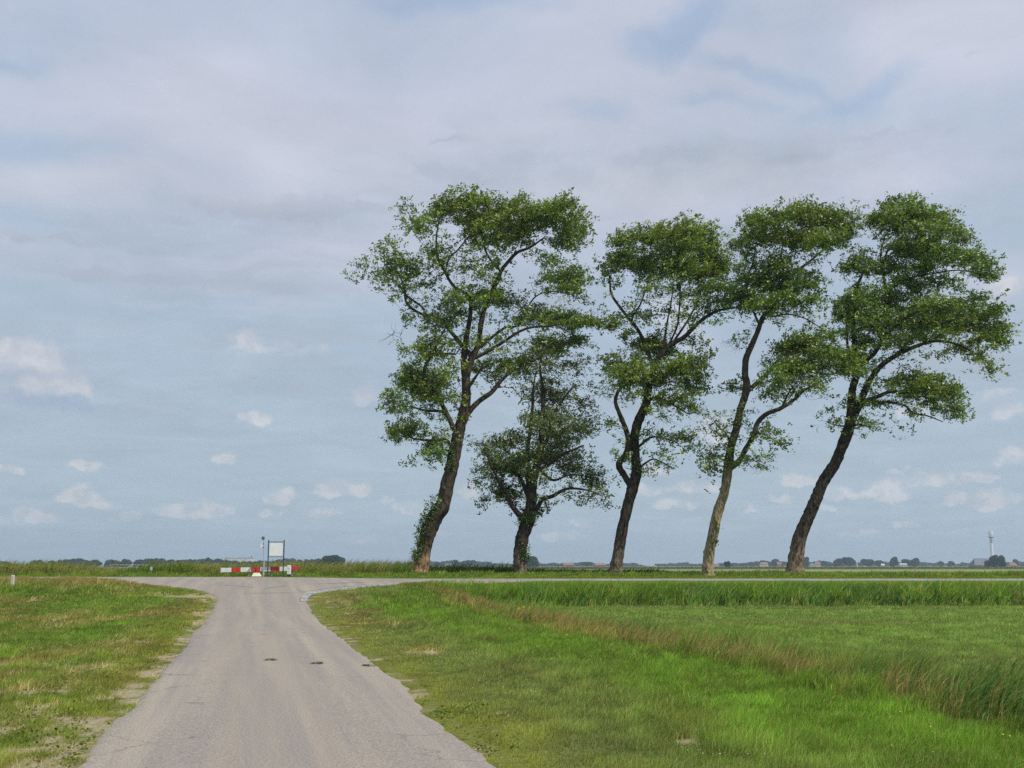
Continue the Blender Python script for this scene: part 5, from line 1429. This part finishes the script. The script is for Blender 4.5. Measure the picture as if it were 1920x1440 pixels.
# pale blue plate in the reeds
gx0, gy0, gz0 = furn(284, 65.4)
fs_ = empty('small_sign', (gx0, gy0, gz0), 'small pale blue plate on a stake among the reeds left of the barrier', 'sign')
z = P(284, 1066, 65.4)[2]
mb = MB(); mb.box((gx0, 65.4, z), (0.13, 0.02, 0.20)); mb.build('plate', simple('pale_blue', (0.38, 0.52, 0.58), 0.5), fs_)
mb = MB(); mb.box((gx0, 65.43, (z + gz0) / 2 - 0.05), (0.03, 0.03, z - gz0 + 0.15)); mb.build('stake', M_greypost, fs_)

# ------------------------------------------------------------------ far background
ZP = -0.25
FARG = [(0.030, 0.055, 0.018), (0.040, 0.070, 0.022), (0.024, 0.045, 0.016)]
def far_crown(cx, cy, cz, rx, ry, rz, size, dens=1.0, greens=FARG, lobes=7):
    """clumps of leaf-sized facets over lobes"""
    Vs, Cs = [], []
    lob = [(0, 0, 0, 0.72)] + [(random.uniform(-0.62, 0.62), random.uniform(-0.5, 0.5), random.uniform(-0.5, 0.42), random.uniform(0.34, 0.52)) for _ in range(lobes)]
    for (a, b, c_, r) in lob:
        n = int(dens * 14 * (rx * rz * r * r) / (size * size)) + 20
        v = rng.normal(0, 1, (n, 3)); v /= np.linalg.norm(v, axis=1)[:, None]
        v *= (rng.random((n, 1)) ** 0.3) * r
        p = np.stack([cx + (a + v[:, 0]) * rx, cy + (b + v[:, 1]) * ry, cz + (c_ + v[:, 2]) * rz], -1)
        Vs.append(p)
    p = np.concatenate(Vs); n = len(p)
    p[:, 2] = np.maximum(p[:, 2], ZP + 0.1)
    N = rng.normal(0, 1, (n, 3)); N /= np.linalg.norm(N, axis=1)[:, None]
    T = rng.normal(0, 1, (n, 3)); T -= N * (T * N).sum(1)[:, None]; T /= np.linalg.norm(T, axis=1)[:, None]; Bv = np.cross(N, T)
    s = size * rng.uniform(0.6, 1.3, (n, 1))
    V = np.stack([p - T * s, p + Bv * s * 0.8, p + T * s, p - Bv * s * 0.8], 1).reshape(-1, 3)
    i = np.arange(n) * 4
    c = np.array(greens)[rng.integers(0, len(greens), n)] * rng.uniform(0.8, 1.2, (n, 1))
    return V, np.stack([i, i + 1, i + 2, i + 3], -1), np.repeat(c, 4, 0)

def far_tree(px, top, wpx, Y, label, name='distant_tree', greens=FARG, bottom=1061, lobes=7, group=None):
    k = Y / F
    x = P(px, 1060, Y)[0]
    h = (1060.0 - top) * k + CAMZ - ZP
    rx = wpx * k / 2 * 1.12; rz = h * 0.60
    root = empty(name, (x, Y, ZP), label, 'tree', group)
    mb = MB(); mb.tube([[x, Y, ZP - 0.2], [x + 0.1, Y, ZP + h * 0.3], [x, Y, ZP + h * 0.7]], [h * 0.035, h * 0.028, h * 0.012], 7, 0.1)
    mb.build('trunk', M_twig, root)
    V, f, C = far_crown(x, Y, ZP + h * 0.52, rx, max(rx * 0.7, rz * 0.7), rz, max(0.22, 0.55 * k), 1.0, greens, lobes)
    V[:, 2] = np.minimum(V[:, 2], ZP + h)
    mesh_np('crown', V, [f], M_far, root, col=C)

def far_wood(x0, x1, Y, prof, label, name='distant_wood', greens=FARG):
    """continuous far treeline; prof = function px -> top pixel"""
    Vs, Fs, Cs, n0 = [], [], [], 0
    px = x0; k = Y / F
    while px < x1:
        w = random.uniform(9, 16)
        top = prof(px) + random.uniform(-1.2, 1.6)
        h = (1060 - top) * k + CAMZ - ZP
        V, f, C = far_crown(P(px, 1060, Y)[0], Y + random.uniform(-15, 15), ZP + h * 0.52, w * k * 0.75, w * k * 0.6, h * 0.66, 0.75 * k, 0.8, greens, 4)
        Vs.append(V); Fs.append(f + n0); Cs.append(C); n0 += len(V)
        px += w * 0.55
    o = mesh_np(name, np.concatenate(Vs), [np.concatenate(Fs)], M_far, col=np.concatenate(Cs))
    tag(o, label, 'wood', None, 'stuff')

ip = lambda pts: (lambda x: float(np.interp(x, [p[0] for p in pts], [p[1] for p in pts])))
far_wood(-30, 20, 1500, ip([(-30, 1052), (10, 1053), (20, 1057)]), 'short dark piece of far wood at the left edge of the horizon')
far_wood(62, 490, 1250, ip([(60, 1055), (75, 1049), (95, 1050), (130, 1050), (135, 1047), (160, 1050), (180, 1053), (195, 1048), (215, 1052), (290, 1047), (330, 1050), (400, 1048), (440, 1052), (490, 1053)]), 'long dark wood along the horizon left of the map board')
far_wood(490, 600, 1500, ip([(490, 1052), (505, 1051), (512, 1057), (520, 1049), (530, 1050), (540, 1049), (556, 1047), (565, 1052), (575, 1049), (600, 1048)]), 'bumpy far wood directly behind the map board')
far_wood(800, 1062, 2100, ip([(800, 1055), (840, 1052), (850, 1050), (860, 1053), (900, 1053), (930, 1056), (1062, 1057)]), 'low hazy wood seen between the two leftmost leaning trunks')
far_wood(1030, 1210, 2300, ip([(1030, 1057), (1050, 1056), (1085, 1054), (1105, 1054), (1120, 1057), (1180, 1056), (1205, 1059)]), 'hazy blue wood behind the red-roofed houses near the third trunk')
far_wood(1236, 1330, 2300, ip([(1236, 1056), (1260, 1057), (1275, 1055), (1300, 1057), (1330, 1057)]), 'hazy blue wood between the third and fourth trunks')
far_wood(1340, 1560, 2000, ip([(1340, 1057), (1390, 1056), (1420, 1053), (1440, 1053), (1460, 1051), (1500, 1053), (1560, 1054)]), 'blue-green wood around the fifth leaning trunk')
far_wood(1560, 1830, 2300, ip([(1560, 1055), (1600, 1054), (1640, 1054), (1700, 1053), (1740, 1055), (1790, 1056), (1830, 1055)]), 'low hazy wood running right of the leaning trees to the barn')
far_wood(1885, 1960, 2300, ip([(1885, 1054), (1900, 1052), (1960, 1054)]), 'hazy blue wood at the right edge of the horizon')
BLUEG = FARG
far_tree(625, 1040, 40, 900, 'broad dark dome-shaped tree rising above the reeds right of the map board', lobes=10)
far_tree(606, 1047, 18, 950, 'small round tree against the left side of the dome-shaped tree')
far_tree(853, 1049, 16, 1500, 'round-topped far tree just right of the ivy-clad trunk')
far_tree(878, 1050, 26, 1600, 'wide low far tree midway between the two leftmost trunks')
far_tree(820, 1053, 14, 1600, 'small far bush-like tree touching the ivy-clad trunk')
far_tree(998, 1042, 28, 1100, 'dark rounded tree right beside the second leaning trunk')
far_tree(1100, 1053, 22, 1700, 'low far tree between the two red-roofed houses')
far_tree(1365, 1052, 13, 900, 'small dark bush-shaped tree alone in the field right of the pale trunk')
far_tree(1435, 1051, 18, 1800, 'small blue-green tree behind the long red-roofed house')
far_tree(1453, 1048, 18, 1800, 'taller blue-green tree left of the fifth leaning trunk')
far_tree(1510, 1044, 18, 1500, 'upright blue-green tree peeping out right of the fifth leaning trunk')
far_tree(1543, 1051, 20, 1800, 'low rounded tree right behind the pink-roofed house')
far_tree(1572, 1047, 18, 1500, 'left half of the big double tree left of the white mast')
far_tree(1592, 1044, 26, 1500, 'right and taller half of the big double tree left of the white mast')
far_tree(1628, 1048, 22, 1600, 'pointed blue-green tree right of the white mast')
far_tree(1650, 1050, 18, 1650, 'low tree behind the white sheds')
far_tree(1677, 1044, 18, 1500, 'tall round-headed blue tree right of the white sheds')
far_tree(1700, 1048, 20, 1550, 'left half of the flat-topped tree clump above the white van-like shed')
far_tree(1717, 1046, 18, 1550, 'right half of the flat-topped tree clump, ending in a steep edge')
far_tree(1765, 1052, 12, 1800, 'small round tree left of the dark barn')
far_tree(1783, 1052, 14, 1800, 'small tree close to the left of the dark barn')
far_tree(1863, 1041, 20, 1000, 'dark domed tree directly below the telecom tower')
far_tree(1878, 1040, 18, 1000, 'darkest tall tree at the foot of the telecom tower, right one of the pair')
far_tree(1852, 1050, 16, 980, 'low dark bush joining the barn to the domed tree')
far_tree(1905, 1048, 12, 1700, 'small hazy tree near the right edge of the horizon')

# houses
M_redroof = simple('red_tiles', (0.25, 0.125, 0.100), 0.8, 0.2, 1.0)
M_brick = simple('brick', (0.30, 0.17, 0.12), 0.9, 0.2, 1.5)
M_pale = simple('pale_render', (0.52, 0.53, 0.52), 0.8, 0.08, 0.5)
M_barn = simple('slate_roof', (0.12, 0.14, 0.17), 0.7, 0.2, 0.6)
M_glass = simple('window_glass', (0.05, 0.07, 0.09), 0.2, 0.1, 1.0)
def house(name, px, top, wpx, Y, label, roof, wall, cat='house', wallfrac=0.45, hip=0.15, chim=True, windows=2, group=None):
    k = Y / F; w = wpx * k; d = w * 0.7; x = P(px, 1060, Y)[0]
    h = (1060 - top) * k + CAMZ - ZP; hw = h * wallfrac
    root = empty(name, (x, Y, ZP), label, cat, group)
    mb = MB(); mb.box((x, Y, ZP + hw / 2 - 0.1), (w, d, hw + 0.2)); wl = mb.build('wall', wall, root)
    for i in range(windows):
        wx = x + w * ((i + 0.5) / windows - 0.5) * 0.8
        mb = MB(); mb.box((wx, Y - d / 2 - 0.03, ZP + hw * 0.55), (min(1.6, w * 0.14), 0.08, hw * 0.42)); mb.build('window', M_glass, root)
    W_, D_ = w / 2 + 0.3, d / 2 + 0.4
    V = np.array([[-W_, -D_, 0], [W_, -D_, 0], [W_, D_, 0], [-W_, D_, 0], [-W_ * (1 - hip * 2), 0, h - hw], [W_ * (1 - hip * 2), 0, h - hw]]) + np.array([x, Y, ZP + hw])
    mb = MB(); mb.add(V, [np.array([[0, 1, 5, 4], [2, 3, 4, 5], [3, 2, 1, 0]]), np.array([[0, 4, 3], [1, 2, 5]])]); rf = mb.build('roof', roof, root)
    if chim:
        mb = MB(); mb.box((x + w * 0.2, Y, ZP + h - 0.1), (0.7, 0.7, 1.2)); mb.build('chimney', wall, rf)
house('farmhouse', 1066, 1055, 20, 1500, 'red-roofed house with a steep roof between the second and third trunks', M_redroof, M_brick)
house('farmhouse', 1125, 1056, 18, 1500, 'orange-red house half hidden close to the left of the third trunk', M_redroof, M_brick, hip=0.0)
house('farmhouse', 1343, 1056.5, 9, 1700, 'tiny faint red-roofed house close to the right of the pale trunk', M_redroof, M_pale, chim=False)
house('farmhouse', 1432, 1054.3, 14, 1600, 'long orange-red roofed house between the two rightmost trunks', M_redroof, M_pale, wallfrac=0.5, hip=0.05)
house('farmhouse', 1461, 1053.5, 7, 1600, 'narrow red-roofed house just left of the rightmost trunk', M_redroof, M_brick, hip=0.0)
house('farmhouse', 1533, 1053.5, 9, 1600, 'pink-red roofed house with white gable right of the rightmost trunk', M_redroof, M_pale, hip=0.0)
house('farm_shed', 1520, 1056.5, 14, 1620, 'low grey shed attached left of the pink-red roofed house', M_barn, M_pale, 'shed', hip=0.0, chim=False)
house('farm_shed', 1655, 1057, 6, 1480, 'small white shed, left one of the two pale sheds under the trees', M_pale, M_pale, 'shed', hip=0.1, chim=False, windows=1)
house('farm_shed', 1693, 1056.5, 13, 1480, 'long pale shed below the flat-topped tree clump', M_pale, M_pale, 'shed', wallfrac=0.7, hip=0.05, chim=False)
house('barn', 1841, 1047, 38, 1100, 'large dark slate-roofed barn left of the telecom tower', M_barn, M_brick, 'barn', wallfrac=0.22, hip=0.16, chim=False, windows=3)
house('barn', 1898, 1054.5, 14, 1150, 'low brown roofed barn right of the dark trees by the tower', M_redroof, M_pale, 'barn', wallfrac=0.35, chim=False)
house('field_hut', 841, 1056.5, 9, 420, 'dark little flat hut in the reeds right of the ivy-clad trunk', M_barn, M_brick, 'hut', wallfrac=0.6, hip=0.0, chim=False, windows=1)

# large pale factory above the left wood
k = 2300 / F
cx = P(445, 1060, 2300)[0]
fb = empty('factory', (cx, 2300, ZP), 'long pale factory building with dark roof blocks above the left wood', 'factory')
zt = lambda py: P(445, py, 2300)[2]
mb = MB(); mb.box((cx + 3 * k, 2300, (ZP + zt(1047.5)) / 2), (47 * k, 60, zt(1047.5) - ZP)); mb.build('wall', M_pale, fb)
mb = MB(); mb.box((cx + 14 * k, 2300, zt(1046.7)), (24 * k, 40, 1.8 * k)); mb.build('roof_block', M_barn, fb)
mb = MB(); mb.box((cx - 14 * k, 2300, zt(1046.8)), (12 * k, 36, 1.6 * k)); mb.build('roof_block', M_barn, fb)
mb = MB(); mb.box((cx + 0.5 * k, 2300, zt(1045.6)), (3 * k, 8, 3 * k)); mb.build('rooftop_unit', M_pale, fb)
mb = MB(); mb.tube([[cx + 25.3 * k, 2300, ZP], [cx + 25.3 * k, 2300, zt(1042.0)]], [1.1, 0.9], 10); mb.build('chimney', M_barn, fb)

# telecom tower
YT = 2500; k = YT / F
cx = P(1861.5, 1060, YT)[0]
tt_ = empty('telecom_tower', (cx, YT, ZP), 'tall white telecom tower with dish platforms above the dark trees at the right', 'tower')
zt = lambda py: P(1861.5, py, YT)[2]
mb = MB(); mb.tube([[cx, YT, ZP - 1], [cx, YT, zt(1040)], [cx, YT, zt(1018)]], [3.5 * k, 3.1 * k, 2.7 * k], 20); mb.build('shaft', M_white, tt_, smooth=True)
mb = MB(); mb.tube([[cx, YT, zt(1018)], [cx, YT, zt(1007)]], [1.6 * k, 1.6 * k], 16); mb.build('antenna_core', simple('blue_grey_metal', (0.30, 0.36, 0.42), 0.6), tt_, smooth=True)
for py, r in ((1017, 3.2), (1013.5, 3.9), (1010.5, 3.4)):
    mb = MB(); mb.tube([[cx, YT, zt(py) - 0.3 * k], [cx, YT, zt(py) + 0.45 * k]], [r * k, r * k], 20); mb.build('platform', M_dkgrey, tt_)
mb = MB(); mb.tube([[cx, YT, zt(1008.6)], [cx, YT, zt(1007.4)], [cx, YT, zt(1006.6)]], [3.2 * k, 5.2 * k, 5.2 * k], 24); mb.build('platform', M_dkgrey, tt_)
mb = MB(); mb.tube([[cx, YT, zt(1006.6)], [cx, YT, zt(1003)], [cx, YT, zt(997.5)], [cx, YT, zt(996.3)]], [3.2 * k, 3.9 * k, 4.6 * k, 4.2 * k], 24); mb.build('head', M_white, tt_, smooth=True)
for a in (-0.9, -0.3, 0.35, 1.0):
    mb = MB(); c_ = np.array([cx + math.sin(a) * 2.6 * k, YT - math.cos(a) * 2.6 * k, zt(1012)])
    mb.tube([c_, c_ + np.array([math.sin(a), -math.cos(a), 0]) * 0.6 * k], [0.5 * k, 1.1 * k], 12); mb.build('dish', M_pale, tt_)

# slim white mast and far wind turbines
xm = P(1606, 1060, 1450)[0]; k = 1450 / F
mst = MB(); mst.tube([[xm + 1.5 * k, 1450, ZP - 0.5], [xm, 1450, P(1606, 1052, 1450)[2]]], [1.1 * k, 0.5 * k], 10)
o = mst.build('white_mast', M_pale); tag(o, 'short white mast like a furled sail between two far tree clumps', 'mast')
YW = 4200; k = YW / F
for i, (px, hub) in enumerate([(1316, 1048), (1365.5, 1046.5), (1415.5, 1046.5), (1464, 1045.5), (1521.5, 1044.5)]):
    lab = ['faint wind turbine close to the left edge of the pale trunk', 'faint wind turbine above the small lone dark bush', 'faint wind turbine midway between the two rightmost trunks',
           'faint wind turbine just left of the rightmost trunk', 'faint wind turbine just right of the rightmost trunk'][i]
    x = P(px, 1060, YW)[0]; zh = P(px, hub, YW)[2]
    r = empty('wind_turbine', (x, YW, ZP), lab, 'wind turbine', 'far wind turbines on the horizon')
    mb = MB(); mb.tube([[x, YW, ZP - 1], [x, YW, zh]], [0.55 * k, 0.32 * k], 10); mb.build('tower', M_white, r, smooth=True)
    mb = MB(); mb.box((x, YW, zh + 0.5), (0.9 * k, 5, 0.8 * k), bev=0.3); mb.build('nacelle', M_white, r)
    ph = random.uniform(0, 2)
    for j in range(3):
        a = ph + j * 2 * math.pi / 3
        e_ = np.array([math.cos(a), 0, math.sin(a)])
        c_ = np.array([x, YW - 3.2, zh + 0.5])
        mb = MB(); mb.tube([c_, c_ + e_ * 1.2 * k, c_ + e_ * 5.5 * k], [0.22 * k, 0.30 * k, 0.08 * k], 6); mb.build('rotor_blade', M_white, r)

# a low reed fringe far out on the right-hand plain
n = 9000
y = rng.uniform(600, 640, n); x = rng.uniform(-60, 330, n)
hh = rng.uniform(0.6, 1.5, n)
cols = pick(n, (0.10, 0.11, 0.05), (0.14, 0.14, 0.07), (0.07, 0.09, 0.035))
B = Bl(); B.add(*blades(x, y, np.full(n, ZP), hh, np.full(n, 0.35), (hh * 0.4, hh * 0), np.zeros(n), cols))
B.build('reed_fringe', M_grass, 'dark thin line of reeds across the far field right of the trees', 'reeds')

# ------------------------------------------------------------------ air
def haze_box():
    x0, x1, y0, y1, z0, z1 = -5300, 5300, -80, 6600, -2.0, 125.0
    mb = MB(); mb.box(((x0 + x1) / 2, (y0 + y1) / 2, (z0 + z1) / 2), (x1 - x0, y1 - y0, z1 - z0))
    m, t, out = new_mat('haze_air')
    v = t.n('ShaderNodeVolumePrincipled')
    v.inputs['Color'].default_value = (0.70, 0.86, 1.0, 1)
    v.inputs['Density'].default_value = 0.00019
    v.inputs['Anisotropy'].default_value = 0.2
    t.link(v.outputs[0], out.inputs['Volume'])
    o = mb.build('haze', m); tag(o, kind='stuff')
    o['label'] = 'thin blue haze in the air over the plain'
haze_box()
